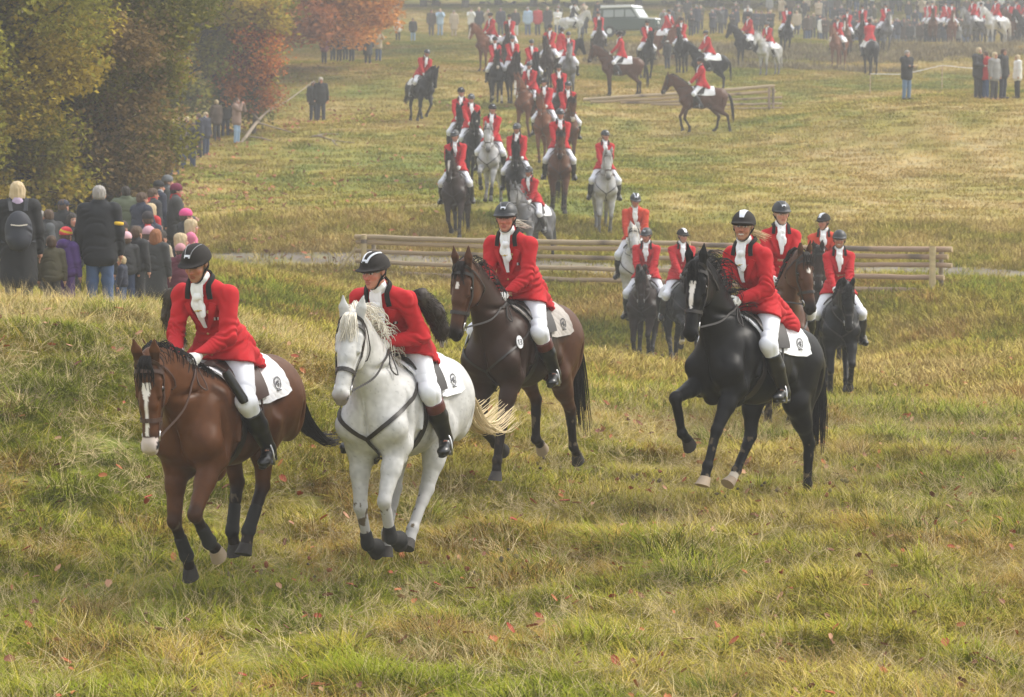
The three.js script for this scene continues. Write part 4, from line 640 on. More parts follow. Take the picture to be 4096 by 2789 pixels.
  if (o.brush) { // a fox brush hung from the shoulder
    const b = o.brush.map(q => add(J.arm[o.brushSide].S, q)), f = new Field(0.03), rr = [0.022, 0.060, 0.072, 0.060, 0.016], C = smooth(b, 5); for (let i = 0; i < 4; i++) f.cone(C[i], C[i + 1], rr[i], rr[i + 1]); f.noise = (x, y, z) => 0.006 * noise(x * 50, y * 30, z * 50); f.namp = 0.006;
    const cf = q => q > 0.93 ? [0.42, 0.40, 0.37] : q > 0.18 && q < 0.3 ? [0.05, 0.040, 0.032] : o.brushCol || [0.030, 0.022, 0.019], tOf = p => { let m = 9, k = 0; const D = smooth(b, 30); D.forEach((d, i) => { const e = len(sub(p, d)); if (e < m) { m = e; k = i / 29; } }); return k; };
    const g1 = paint(f.mesh(0.010), p => mul(cf(tOf(p)), 0.7 + 0.6 * Math.abs(noise(p[0] * 70, p[1] * 70, p[2] * 70)))), a = new Acc(), D = smooth(b, 40), rad = q => { const k = q * 4, i = Math.min(3, Math.floor(k)); return lerp(rr[i], rr[i + 1], k - i); };
    for (let i = 0; i < 420; i++) { const q = rand() * 0.96, k = Math.floor(q * 38), T = nrm(sub(D[k + 1], D[k])), ph = rand() * 6.283, n = nrm(add(mul(nrm(cross(T, [0.3, 0.2, 0.9])), Math.cos(ph)), mul(nrm(cross(T, cross(T, [0.3, 0.2, 0.9]))), Math.sin(ph)))), p = add(D[k], mul(n, rad(q) * 0.92)), l = 0.03 + 0.025 * rand(); a.col = mul(cf(Math.min(1, q + 0.02)), 0.7 + 0.7 * rand()); a.tube([p, add(p, add(mul(T, l * 0.6), mul(n, l * 0.35))), add(p, add(mul(T, l * 1.2), mul(n, l * 0.4)))], w => 0.004 * (1 - 0.85 * w), 3); }
    put('fox_brush', mergeGeometries([g1, a.build(true)]), M.hair); const c = new Acc(); c.ball(b[0], 0.016, 8); c.tube([b[0], add(b[0], mul(nrm(sub(b[0], b[1])), 0.04)), add(J.arm[o.brushSide].S, [0, 0.07, 0])], 0.006, 5); put('brush_clasp', c.build(), M.steel, t.children[t.children.length - 1]);
  }
  return { t, J, base };
}
// a horse and its rider, set on the ground
const UP = new THREE.Vector3(0, 1, 0);
function setHorse(root, x, y, z, psi, pitch = 0, roll = 0, sc = 1) { root.position.set(x, y, z); root.quaternion.setFromAxisAngle(UP, -Math.PI / 2 - R(psi)).multiply(new THREE.Quaternion().setFromEuler(new THREE.Euler(R(roll), 0, R(pitch)))); root.scale.setScalar(sc); }
function mount(root, rider, base) { root.updateMatrixWorld(true); const v = new THREE.Vector3(...base).applyMatrix4(root.matrixWorld); rider.position.copy(v); rider.quaternion.copy(root.quaternion); rider.scale.copy(root.scale); }

// ───────────────────────── the ground ─────────────────────────
// measured heights: x, z, y of the field's surface
const SPOT = [[-2.2, -21.6, -0.16], [-0.8, -22.1, -0.13], [0.1, -26.3, 0.12], [2.2, -25.7, 0.02], [-1.6, -17, -0.15], [3.5, -17, -0.12], [2.4, -69.5, 0.78], [0.8, -63.6, 0.36], [7, -68, 0.85], [5, -42, -0.42], [3.1, -32.7, 0.1], [2.5, -53.5, -1.05], [3.2, -51.7, -1.0], [2.4, -57.0, -0.55], [10.5, -110, 4.62], [6.8, -110, 4.72], [3.2, -110, 4.88], [-3.5, -63.9, 0.39], [9, -57.2, 0.30], [3, -60.6, 0.34], [-1.3, -67.5, 1.1], [-0.7, -73.9, 1.66], [1.2, -72.4, 1.62], [-1.3, -81.6, 2.19], [0.6, -99.4, 3.6], [-3.6, -101.3, 4.2], [6.7, -101.2, 3.8], [4.8, -116.3, 5.4], [14.5, -102.3, 5.0], [18.6, -105.2, 5.12], [12.5, -134.8, 6.65], [17.8, -138.1, 6.7], [27.6, -184.4, 9.9], [-2.5, -184.4, 10.4], [-7.5, -107.2, 4.14], [-6.5, -125.6, 6.6], [-5.5, -36.6, 1.1], [-4.4, -30.2, 1.50], [-6.3, -30.5, 1.60], [-2.6, -31.5, 1.15], [-0.5, -33, 0.45], [-4.2, -24.5, 0.45], [-6.3, -51.1, 0.88], [-9, -55, 1.2], [-10, -40, 1.2], [6, -26, 0.25], [9, -45, -0.2], [0, -45, 0.0], [-2, -55, 0.15]];
const baseY = d => d < 62 ? 0.0 : 0.0886 * (d - 58) - (0.0886 * 4) * Math.exp(-(d - 62) / 6);
const HT = SPOT.map(s => s[2]);
function groundBase(x, z) {
  const d = -z; let sw = 0.12, s = 0;
  for (const [a, b, h] of SPOT) { const sg = 1.7 + 0.036 * -b, q = ((x - a) ** 2 + (z - b) ** 2 * 0.6) / (sg * sg); if (q < 9) { const w = Math.exp(-q); s += w * (h - baseY(-b)); sw += w; } }
  return Math.min(baseY(d), 0.0886 * 172 + 0.02 * (d - 230)) * (d > 0 ? 1 : 0) + s / sw;
}
for (let k = 0; k < 6; k++) SPOT.forEach((s, i) => { s[2] += 0.6 * (HT[i] - groundBase(s[0], s[1])); });                   // settle the surface through the measured heights
const groundY = (x, z) => groundBase(x, z) + (0.10 * fbm(x * 0.55, z * 0.55, 1.7, 2) + 0.11 * Math.max(-0.1, fbm(x * 1.7, z * 1.5, 4.1, 2))) * clamp(1.3 - (-z) / 120, 0.25, 1);
const pathZ = x => -64.2 + 0.16 * x + 0.25 * Math.sin(x * 0.35);
const pathHalf = x => 0.95 + 0.25 * noise(x * 0.9, 3.3, 1);
const texture = (n, fn, srgb) => { const d = new Uint8Array(n * n * 4); for (let j = 0; j < n; j++) for (let i = 0; i < n; i++) { const c = fn(i / n, j / n); d.set([clamp(c[0], 0, 1) * 255, clamp(c[1], 0, 1) * 255, clamp(c[2], 0, 1) * 255, 255], (j * n + i) * 4); } const t = new THREE.DataTexture(d, n, n); t.wrapS = t.wrapT = THREE.RepeatWrapping; t.magFilter = THREE.LinearFilter; t.minFilter = THREE.LinearMipmapLinearFilter; t.generateMipmaps = true; if (srgb) t.colorSpace = THREE.SRGBColorSpace; t.needsUpdate = true; return t; };
const wrapN = (u, v, f, o) => { const a = noise(u * f, v * f, o), b = noise((u - 1) * f, v * f, o), c = noise(u * f, (v - 1) * f, o), d = noise((u - 1) * f, (v - 1) * f, o); return lerp(lerp(a, b, u), lerp(c, d, u), v); };
// how the sward changes from place to place: 0 green, 1 straw
const strawAt = (x, z) => clamp(0.44 + 0.85 * fbm(x * 0.20, z * 0.11, 2.2, 3) + 0.75 * fbm(x * 0.9, z * 0.6, 8.2, 2) + 0.04 * sstep(60, 130, -z) + 0.08 * sstep(0, 12, x) - 0.22 * Math.exp(-((x + 5) ** 2 + (z + 28) ** 2) / 18), 0, 1);
const GREEN = [0.215, 0.245, 0.022], OLIVE = [0.375, 0.305, 0.042], STRAW = [0.54, 0.40, 0.155], RUST = [0.42, 0.235, 0.075];
const sward = q => q < 0.5 ? mix(GREEN, OLIVE, q * 2) : mix(OLIVE, STRAW, (q - 0.5) * 2), rust = (x, z) => 0.75 * sstep(0.08, 0.36, fbm(x * 1.3 + 40, z * 0.9, 3, 2));
{
  const g = new THREE.BufferGeometry(), p = [], uv = [], c = [], ix = [], nr = 420, nc = 200; 
  for (let i = 0; i < nr; i++) { const d = i < 40 ? lerp(-60, 9, i / 40) : i < 300 ? 9 + 111 * Math.pow((i - 40) / 260, 1.6) : 120 + (i - 300) * (i - 300) * 0.055; for (let j = 0; j < nc; j++) { const t = j / (nc - 1) * 2 - 1, w = Math.max(0, d) * 0.45 + 32, x = Math.sign(t) * Math.pow(Math.abs(t), 1.7) * w, z = -d; p.push(x, groundY(x, z), z); uv.push(x / 3, z / 3); const q = strawAt(x, z), k = sward(q); const n = 0.86 + 0.2 * fbm(x * 2.3, z * 2.3, 1, 2); c.push(k[0] * n, k[1] * n, k[2] * n); if (i && j) { const a = (i - 1) * nc + j - 1; ix.push(a, a + 1, a + nc + 1, a, a + nc + 1, a + nc); } } }
  g.setAttribute('position', new THREE.BufferAttribute(new Float32Array(p), 3)); g.setAttribute('uv', new THREE.BufferAttribute(new Float32Array(uv), 2)); g.setAttribute('color', new THREE.BufferAttribute(new Float32Array(c), 3)); g.setIndex(ix); g.computeVertexNormals();
  const map = texture(512, (u, v) => { const a = wrapN(u, v, 24, 1) * 0.5 + wrapN(u, v, 70, 2) * 0.5, b = wrapN(u, v, 9, 5), f = wrapN(u * 1, v, 140, 3); const k = 0.80 + 0.30 * a + 0.16 * f; return [k * (1 + 0.12 * b), k, k * (1 - 0.25 * b)]; });
  part('ground', g, new THREE.MeshStandardMaterial({ vertexColors: true, map, roughness: 1, bumpMap: map, bumpScale: 0.06 }), scene).userData.kind = 'structure';
}
{ // the gravel path that runs behind the near jump
  const a = new Acc(), rows = []; for (let i = 0; i <= 180; i++) { const x = lerp(-34, 44, i / 180), z = pathZ(x), h = pathHalf(x); rows.push([-1, -0.6, -0.2, 0.2, 0.6, 1].map(k => { const zz = z - k * h; return [x, groundY(x, zz) + 0.035 - 0.02 * Math.abs(k), zz]; })); }
  a.grid(rows.map(r => r.slice().reverse()));
  const g = a.build(); paint(g, p => { const k = 0.9 + 0.4 * fbm(p[0] * 1.2, p[2] * 4, 2, 3); return mul(fbm(p[0] * 2.1, p[2] * 5, 7, 2) > 0.12 ? [0.20, 0.18, 0.09] : [0.185, 0.155, 0.125], k); });
  part('path', g, vcol(1), scene).userData.kind = 'structure';
}
// ───────────────────────── grass ─────────────────────────
function tuft(n, l0, l1, w, rad, bend, rand, c0, c1, seed) {
  const a = new Acc();
  for (let i = 0; i < n; i++) {
    const ph = rand() * 6.283, r = rad * Math.sqrt(rand()), l = lerp(l0, l1, rand()), out = ph + (rand() - 0.5) * 1.4, b = bend * (0.4 + rand()), ba = [r * Math.cos(ph), 0, r * Math.sin(ph)], dx = [Math.cos(out), 0, Math.sin(out)], s = [-Math.sin(out), 0, Math.cos(out)], pts = [];
    a.col = mul(mix(c0, c1, rand()), 0.8 + 0.4 * rand()); const ids = [];
    for (let k = 0; k < 4; k++) { const t = k / 3, q = add(ba, add(mul(dx, l * b * t * t), [0, l * (t - 0.45 * b * t * t), 0])), ww = w * (1 - 0.9 * t * t) * 0.5, sl = Math.max(0.15, 1 - 0.9 * b * t), nn = nrm([-dx[0] * sl, 2 * b * t + 0.15, -dx[2] * sl]); ids.push([a.v(add(q, mul(s, ww)), nn), a.v(sub(q, mul(s, ww)), nn)]); }
    for (let k = 0; k < 3; k++) a.i.push(ids[k][0], ids[k][1], ids[k + 1][1], ids[k][0], ids[k + 1][1], ids[k + 1][0]);
  }
  const g = a.build(true); g.deleteAttribute('normal'); return g;
}
const grassMat = new THREE.MeshPhysicalMaterial({ vertexColors: true, roughness: 0.9, side: THREE.DoubleSide, specularIntensity: 0 });
function scatter(name, label, cat, geo, list, mat = grassMat) {                                            // list of [x, y, z, turn, scale, colour, tiltx, tiltz, scaleY]
  const m = new THREE.InstancedMesh(geo, mat, list.length), o = new THREE.Object3D(), c = new THREE.Color(); m.name = numbered(name);
  list.forEach((e, i) => { o.position.set(e[0], e[1], e[2]); o.rotation.set(e[6] || 0, e[3], e[7] || 0, 'XZY'); o.scale.set(e[4], e[4] * (e[8] || 1), e[4]); o.updateMatrix(); m.setMatrixAt(i, o.matrix); c.setRGB(...e[5]); m.setColorAt(i, c); });
  m.castShadow = m.receiveShadow = true; scene.add(m); return tag(m, label, cat, null, 'stuff');
}
const onPath = (x, z) => Math.abs(z - pathZ(x)) < pathHalf(x) * 0.9;
{
  const r = rng(5), W1 = [1, 1, 1], W2 = [0.75, 0.78, 0.7];
  const near = Array.from({ length: 3 }, () => tuft(16, 0.05, 0.15, 0.008, 0.08, 1.1, r, W1, W2)), wisp = tuft(10, 0.14, 0.30, 0.0045, 0.07, 1.1, r, W1, [0.8, 0.8, 0.8]), midT = [tuft(16, 0.08, 0.22, 0.016, 0.16, 0.8, r, W1, W2), tuft(14, 0.1, 0.26, 0.015, 0.18, 0.9, r, W1, W2)], farT = tuft(34, 0.06, 0.18, 0.017, 0.42, 0.9, r, W1, W2), tus = [tuft(320, 0.14, 0.34, 0.0065, 0.24, 1.25, r, W1, [0.55, 0.56, 0.45]), tuft(260, 0.12, 0.30, 0.007, 0.30, 1.35, r, W1, [0.55, 0.55, 0.45])];
  const L = [[], [], []], wl = [], ml = [[], []], fl = [];
  const put = (d0, d1, n, f) => { for (let i = 0; i < n; i++) { const d = Math.sqrt(lerp(d0 * d0, d1 * d1, r())), x = (r() * 2 - 1) * (d * 0.194 + 0.8), z = -d; f(x, z); } };
  const pick = (x, z, boost = 0) => { const q = clamp(strawAt(x, z) + (r() - 0.5) * 0.6 + boost, 0, 1); return mul(mix(sward(q), RUST, z > -60 && r() < 0.6 ? rust(x, z) : 0), 0.75 + 0.6 * r()); };
  put(16, 33, 105000, (x, z) => { const cl = fbm(x * 1.6, z * 1.6, 9, 2); L[r() * 3 | 0].push([x, groundY(x, z) - 0.015, z, r() * 6.28, (0.6 + 0.55 * r()) * Math.max(0.4, 1 + 1.5 * cl), pick(x, z), (r() - 0.5) * 0.5, (r() - 0.5) * 0.5 - 0.12, 1]); });
  put(16, 36, 15000, (x, z) => { if (fbm(x * 0.8, z * 0.8, 5, 2) + 0.15 * r() > -0.02) wl.push([x, groundY(x, z) - 0.02, z, r() * 6.28, 0.6 + 0.55 * r(), mul(pick(x, z, 0.35), 1.05), (r() - 0.5) * 0.5, (r() - 0.5) * 0.5 - 0.25, 1]); });
  for (let i = 0; i < 450; i++) { const x = lerp(-7.5, -2.2, r()), z = -30.3 + (r() - 0.5) * 3.2 + 0.35 * (x + 5); wl.push([x, groundY(x, z) - 0.02, z, r() * 6.28, 0.8 + 0.7 * r(), mul(STRAW, 0.8 + 0.4 * r()), (r() - 0.5) * 0.5, (r() - 0.5) * 0.4 - 0.2, 1.1]); }
  put(16, 36, 16000, (x, z) => wl.push([x, groundY(x, z) + 0.03, z, r() * 6.28, 0.5 + 0.5 * r(), mul([0.62, 0.50, 0.27], 0.6 + 0.6 * r()), (r() - 0.5) * 2.2, (r() < 0.5 ? -1 : 1) * (0.5 + 0.7 * r()), 1]));
  put(33, 72, 90000, (x, z) => { if (onPath(x, z) && r() < 0.93) return; ml[r() * 2 | 0].push([x, groundY(x, z) - 0.02, z, r() * 6.28, 0.7 + 0.7 * r(), pick(x, z), (r() - 0.5) * 0.4, (r() - 0.5) * 0.4, 1]); });
  put(70, 215, 120000, (x, z) => fl.push([x, groundY(x, z) - 0.03, z, r() * 6.28, 0.6 + 0.8 * r(), pick(x, z, 0.04), 0, 0, 0.8]));
  near.forEach((g, i) => scatter('meadow_grass', 'short green and yellow meadow grass in the foreground', 'grass', g, L[i]));
  scatter('straw_grass', 'thin straw coloured grass stems in the foreground', 'grass', wisp, wl);
  midT.forEach((g, i) => scatter('meadow_grass', 'olive and straw meadow grass around the near jump', 'grass', g, ml[i]));
  scatter('meadow_grass', 'pale grass on the far slope of the field', 'grass', farT, fl);
  const tl = [[], []], T = (px, py, s, sc, k, cc) => { const d = 11000 / s, x = (px - 2048) / s; tl[k].push([x, groundY(x, -d) - 0.04, -d, r() * 6, sc, cc || pick(x, -d, -0.25), 0, -0.12, 1]); };
  for (const [px, s, sc, k] of [[90, 420, 1.3, 0], [30, 430, 1.2, 1], [210, 410, 1.1, 0], [430, 395, 1.1, 1], [240, 455, 1.2, 0], [150, 470, 1.3, 1], [60, 500, 1.2, 0], [2450, 470, 1.4, 0], [2400, 468, 1.1, 1], [2690, 480, 1.6, 0], [2730, 490, 1.3, 1], [2780, 500, 1.2, 0], [2500, 475, 1.2, 1], [3960, 400, 1.2, 1], [3930, 335, 1.3, 0], [3850, 338, 1.1, 0], [4000, 345, 1.0, 1], [3700, 500, 1.2, 0], [3850, 515, 1.3, 1], [3950, 530, 1.2, 0], [3300, 470, 1.1, 1], [3480, 420, 0.9, 0], [1950, 560, 1.0, 1], [1250, 590, 1.1, 0], [720, 590, 1.2, 1], [640, 600, 1.0, 0], [2200, 600, 1.0, 1], [1500, 600, 1.1, 0], [3180, 445, 1.0, 0], [3640, 370, 1.0, 1], [4060, 420, 1.3, 0], [3050, 400, 1.0, 1]]) T(px, 0, s, sc, k);
  put(16, 50, 620, (x, z) => { const b = r(); tl[r() * 2 | 0].push([x, groundY(x, z) - 0.03, z, r() * 6, 0.45 + 0.75 * r(), b < 0.3 ? mul([0.30, 0.20, 0.07], 0.8 + 0.4 * r()) : b < 0.6 ? mul([0.17, 0.20, 0.025], 0.8 + 0.4 * r()) : pick(x, z, -0.1), 0, -0.1, 0.9 + 0.4 * r()]); });
  tus.forEach((g, i) => scatter('grass_tussock', 'tall tufted grass growing in clumps over the field', 'grass', g, tl[i]));
  const lf = new Acc(); lf.grid([0, 0.5, 1].map(u => [-1, 0, 1].map(v => [u * 0.09 - 0.045, 0.012 * v * v + 0.01 * u, v * 0.03 * Math.sin(0.5 + u * 2.2)])));
  const ll = []; put(16, 48, 2500, (x, z) => ll.push([x, groundY(x, z) + 0.075 + 0.05 * r(), z, r() * 6.28, 0.45 + 0.6 * r(), [[0.30, 0.055, 0.018], [0.36, 0.11, 0.03], [0.16, 0.05, 0.025], [0.42, 0.22, 0.12]][r() * 4 | 0], (r() - 0.5) * 1.6, (r() - 0.5) * 1.6, 1]));
  for (let i = 0; i < 2600; i++) { const d = 60 + 70 * r(), x = -d * 0.194 + d * 0.16 * r() * r() * 1.4, z = -d; ll.push([x, groundY(x, z) + 0.06 + 0.06 * r(), z, r() * 6.28, 1 + 1.0 * r(), [[0.30, 0.09, 0.025], [0.36, 0.14, 0.04], [0.22, 0.09, 0.03]][r() * 3 | 0], (r() - 0.5) * 1.6, (r() - 0.5) * 1.6, 1]); }
  scatter('fallen_leaves', 'red and brown autumn leaves lying in the grass', 'leaves', lf.build(), ll, new THREE.MeshStandardMaterial({ roughness: 0.8, side: THREE.DoubleSide }));
  const rl = []; for (let i = 0; i < 2200; i++) { const d = lerp(140, 158, r()), x = lerp(1, 36, r()), z = -d; if (fbm(x * 0.12, z * 0.2, 3, 2) < 0.02) continue; rl.push([x, groundY(x, z) - 0.05, z, r() * 6.28, 0.8 + 0.8 * r(), mul([0.27, 0.215, 0.12], 0.7 + 0.5 * r()), 0, 0, 1]); }
  scatter('rough_grass', 'grey brown band of rough grass below the distant crowd', 'grass', tuft(30, 0.2, 0.5, 0.03, 0.35, 0.6, r, W1, W2), rl);
}
// ───────────────────────── trees ─────────────────────────
const barkMat = std([0.075, 0.062, 0.05], 0.95), leafMat = new THREE.MeshPhysicalMaterial({ vertexColors: true, roughness: 0.9, side: THREE.DoubleSide, transmission: 0.4, thickness: 0, specularIntensity: 0.1 });
function leafCluster(n, rad, l, w, rand) {
  const a = new Acc();
  for (let i = 0; i < n; i++) { const c = [(rand() - 0.5) * 2 * rad, (rand() - 0.5) * 1.3 * rad, (rand() - 0.5) * 2 * rad], d = nrm([rand() - 0.5, rand() * 0.6 - 0.45, rand() - 0.5]), s = nrm(cross(d, [rand() - 0.5, 1, rand() - 0.5])), n1 = nrm(cross(s, d)); a.col = mul([1, 1, 1], 0.7 + 0.5 * rand()); const q = [c, add(c, add(mul(d, l * 0.5), add(mul(s, w / 2), mul(n1, w * 0.12)))), add(c, add(mul(d, l * 0.5), add(mul(s, -w / 2), mul(n1, w * 0.12)))), add(c, mul(d, l))].map(p => a.v(p, n1)); a.i.push(q[0], q[1], q[3], q[0], q[3], q[2]); }
  const g = a.build(true); g.deleteAttribute('normal'); return g;
}
const clusters = [[16, 0.26, 0.12, 0.075], [14, 0.30, 0.15, 0.10]].map((p, i) => leafCluster(...p, rng(60 + i)));
function tree(name, label, x, z, R0, H, low, cols, seed, o = {}) {
  const t = thing(name, label, 'tree'), r = rng(seed), y0 = groundY(x, z); t.position.set(x, y0 - 0.05, z);
  const a = new Acc(), lumps = [], tr = o.tr ?? 0.22, lean = o.lean || [0, 0];
  const spine = smooth([[0, 0, 0], [lean[0] * 0.3 + 0.1, H * 0.3, lean[1] * 0.3], [lean[0] * 0.7, H * 0.6, lean[1] * 0.7 + 0.1], [lean[0], H * 0.95, lean[1]]], 12); a.tube(spine, q => tr * (1 - 0.85 * q) + 0.02, 9);
  const nl = o.lumps ?? 46;
  for (let i = 0; i < nl; i++) {
    const hh = lerp(low, 1, (i + r() * 0.6) / nl), ang = i * 2.4 + r() * 1.2, prof = Math.sqrt(Math.max(0.05, 1 - Math.pow((hh - 0.42) / 0.62, 2))), k = spine[Math.min(10, Math.floor(hh * 10))], q = R0 * prof * (0.55 + 0.55 * r()), e = add(k, [Math.cos(ang) * q, H * hh - k[1] + (r() - 0.6) * 0.8, Math.sin(ang) * q]); const b = k[1] < 0.6 ? spine[3] : spine[Math.max(1, Math.min(9, Math.floor(hh * 8)))];
    const m1 = add(mix(b, e, 0.5), [0.2 * (r() - 0.5), 0.35, 0.2 * (r() - 0.5)]); a.tube(smooth([b, m1, e], 7), u => tr * 0.30 * (1 - 0.88 * u) + 0.006, 5);
    for (let j = 0; j < 4; j++) { const e2 = add(e, [(r() - 0.5) * 1.5, (r() - 0.5) * 0.9 - 0.2, (r() - 0.5) * 1.5]); a.tube([mix(m1, e, 0.6), mix(m1, e2, 0.7), e2], u => 0.018 * (1 - 0.8 * u) + 0.003, 4); }
    lumps.push({ c: e, s: (o.ls ?? 0.95) * (0.65 + 0.7 * r()), col: cols[r() * cols.length | 0] });
  }
  part('trunk', a.build(), o.bark || barkMat, t);
  const n = o.n ?? 5200, m = new THREE.InstancedMesh(clusters[o.cl ?? 0], leafMat, n), ob = new THREE.Object3D(), c = new THREE.Color(); m.name = 'crown';
  for (let i = 0; i < n; i++) { const l = lumps[r() * lumps.length | 0]; let d = nrm([r() - 0.5, r() - 0.5, r() - 0.5]); const q = Math.pow(r(), 0.45) * l.s; ob.position.set(l.c[0] + d[0] * q * 1.15, Math.max(0.15, l.c[1] + d[1] * q * 0.75), l.c[2] + d[2] * q * 1.15); ob.rotation.set((r() - 0.5), r() * 6.28, (r() - 0.5)); ob.scale.setScalar((o.sc ?? 1) * (0.7 + 0.6 * r())); ob.updateMatrix(); m.setMatrixAt(i, ob.matrix); const w = r() < 0.16 ? cols[r() * cols.length | 0] : l.col, kk = 0.75 + 0.5 * r(); c.setRGB(w[0] * kk, w[1] * kk, w[2] * kk); m.setColorAt(i, c); }
  m.castShadow = m.receiveShadow = true; t.add(m); m.userData.kind = 'stuff';
  return t;
}
const YG = [0.42, 0.32, 0.045], OG = [0.25, 0.235, 0.034], BR = [0.27, 0.185, 0.070], DG = [0.17, 0.17, 0.036], OR = [0.60, 0.23, 0.055], OR2 = [0.62, 0.30, 0.075], RB = [0.42, 0.16, 0.05], LG = [0.33, 0.31, 0.045];
tree('maple_tree', 'yellow-green tree with low boughs at the far left edge', -12.4, -57, 3.1, 11, 0.10, [YG, YG, LG, OG], 21, { n: 8200, lumps: 64 });
tree('hawthorn_tree', 'dull brown-olive tree standing right of the yellow-green tree', -10.1, -61, 2.6, 10, 0.10, [BR, OG, BR, DG], 22, { n: 8200, lumps: 64 });
tree('oak_tree', 'green oak with orange patches above the dark spectators under the trees', -12.7, -97, 3.9, 15, 0.10, [OG, LG, OG, OG, OR2, LG, DG, OG, OR, YG], 23, { n: 13000, lumps: 90, cl: 1, sc: 1.2, ls: 1.2 });
tree('thorn_bush', 'low green-brown bush behind the near spectators', -9.7, -63, 1.2, 3.8, 0.08, [OG, BR, DG], 24, { n: 3000, lumps: 26, tr: 0.1 });
tree('beech_tree', 'large orange beech with drooping boughs over the distant spectators', -11.6, -124, 6.4, 15, 0.13, [OR, OR2, OR, OR2, RB], 25, { n: 14000, lumps: 105, cl: 1, sc: 1.5, ls: 1.3, tr: 0.35 });
tree('beech_tree', 'hazy orange beech reaching right, farther back than the large beech', -8.2, -152, 7.0, 17, 0.30, [OR, OR2, OR2, RB, YG], 26, { n: 8000, lumps: 70, cl: 1, sc: 1.9, ls: 1.4, tr: 0.4 });
tree('rowan_bush', 'small red-leaved bush at the edge of the oak', -9.0, -96, 0.7, 4.6, 0.35, [[0.24, 0.06, 0.03], OR, RB], 27, { n: 700, lumps: 14, tr: 0.06, ls: 0.6 });
{ // wood at the top of the slope, one hazy mass
  const r = rng(77), a = new Acc(), l = [];
  for (let i = 0; i < 90; i++) { const x = lerp(-60, 75, (i + r()) / 90), z = -205 - 35 * r(), y = groundY(x, z), h = 12 + 6 * r(); a.tube(smooth([[x, y, z], [x + r() - 0.5, y + h * 0.5, z], [x + (r() - 0.5) * 2, y + h, z]], 5), q => 0.3 * (1 - 0.7 * q), 7); for (let j = 0; j < 130; j++) { const q = Math.pow(r(), 0.6); l.push([x + (r() - 0.5) * 8, y + lerp(0.4, h, q), z + (r() - 0.5) * 6, r() * 6, 4 + 3 * r(), mul([[0.16, 0.10, 0.055], [0.13, 0.105, 0.05], [0.10, 0.085, 0.05]][r() * 3 | 0], 0.7 + 0.6 * r()), 0, 0, 1]); } }
  tag(part('wood_trunks', a.build(), barkMat, scene), 'bare trunks of the hazy wood behind the distant crowd', 'wood', null, 'stuff');
  scatter('wood_foliage', 'brown foliage of the hazy wood behind the distant crowd', 'wood', clusters[1], l, leafMat);
}
// ───────────────────────── jumps, branches, tape ─────────────────────────
const woodTone = [[0.40, 0.31, 0.20], [0.46, 0.34, 0.21], [0.38, 0.29, 0.19], [0.40, 0.29, 0.19], [0.42, 0.32, 0.21]];
function log(parent, a, b, r0, r1, tone, seed, name = 'rail') {
  const A = new Acc(), n = 40, ax = sub(b, a), pts = Array.from({ length: n }, (_, i) => add(mix(a, b, i / (n - 1)), [0, 0.012 * noise(i * 0.3, seed, 0) - 0.03 * Math.sin(i / (n - 1) * Math.PI), 0.01 * noise(i * 0.3, seed, 5)])); A.tube(pts, q => lerp(r0, r1, q) * (1 + 0.07 * noise(q * 24, seed, 2)), 12);
  const g = A.build(), c = g.attributes.position, L = len(ax), d = nrm(ax); paint(g, p => { const t = dot(sub(p, a), d), k = 0.86 + 0.22 * fbm(t * 1.6, p[1] * 26, p[2] * 26 + seed, 3) + 0.10 * noise(t * 7, seed, p[1] * 40), end = t < 0.02 || t > L - 0.02; return mul(end ? [0.46, 0.34, 0.2] : noise(t * 2.2, seed, 3) > 0.62 ? [0.17, 0.13, 0.10] : tone, k); });
  return part(name, g, vcol(0.9), parent);
}
{
  const j = thing('rail_jump', 'long post and rail jump of round logs crossing the field behind the leading riders', 'jump'); const P0 = [-3.5, -63.9], P1 = [9.0, -57.2], Y0 = 0.36, Y1 = 0.28, at = t => [lerp(P0[0], P1[0], t), lerp(Y0, Y1, t), lerp(P0[1], P1[1], t)];
  j.position.set(...at(0)); const lo = p => sub(p, at(0)), dz = nrm([-(P1[1] - P0[1]), 0, P1[0] - P0[0]]);
  const rail = (h0, h1, off, r, s, t0 = -0.012, t1 = 1.012, jn = 0.58) => { for (const [a, b, k] of [[t0, jn, 0], [jn + 0.002, t1, 1]]) { const A = add(at(a), add([0, lerp(h0, h1, a), 0], mul(dz, off))), B = add(at(b), add([0, lerp(h0, h1, b), 0], mul(dz, off))); log(j, lo(A), lo(B), r * (k ? 0.97 : 1), r * (k ? 1.0 : 0.94), k ? [0.37, 0.25, 0.17] : woodTone[s], s * 7 + k); } };
  rail(0.88, 0.93, 0.0, 0.058, 0); rail(0.752, 0.775, -0.02, 0.053, 1, -0.01, 1.005, 0.57); rail(0.55, 0.60, 0.0, 0.050, 2, -0.012, 1.012, 0.56); rail(0.30, 0.34, 0.0, 0.054, 4, -0.01, 1.0, 0.6); rail(0.05, 0.08, 0.12, 0.055, 3, 0.04, 1.01, 0.5);
  for (const t of [0.01, 0.59, 0.985]) { const p = at(t), g = groundY(p[0], p[2]); log(j, lo(add([p[0], g - 0.25, p[2]], mul(dz, 0.125))), lo(add([p[0], p[1] + lerp(0.93, 0.99, t), p[2]], mul(dz, 0.125))), 0.072, 0.070, [0.50, 0.40, 0.22], 90 + t * 10, 'post'); log(j, lo(add([p[0] + 0.1, g - 0.25, p[2]], mul(dz, -0.12))), lo(add([p[0] + 0.1, p[1] + lerp(0.8, 0.9, t), p[2]], mul(dz, -0.12))), 0.055, 0.05, [0.30, 0.25, 0.18], 95 + t * 10, 'post'); }
  log(j, lo([-4.35, 0.05, -63.6]), lo([-3.62, 1.0, -63.75]), 0.035, 0.03, [0.45, 0.36, 0.2], 99, 'brace');
}
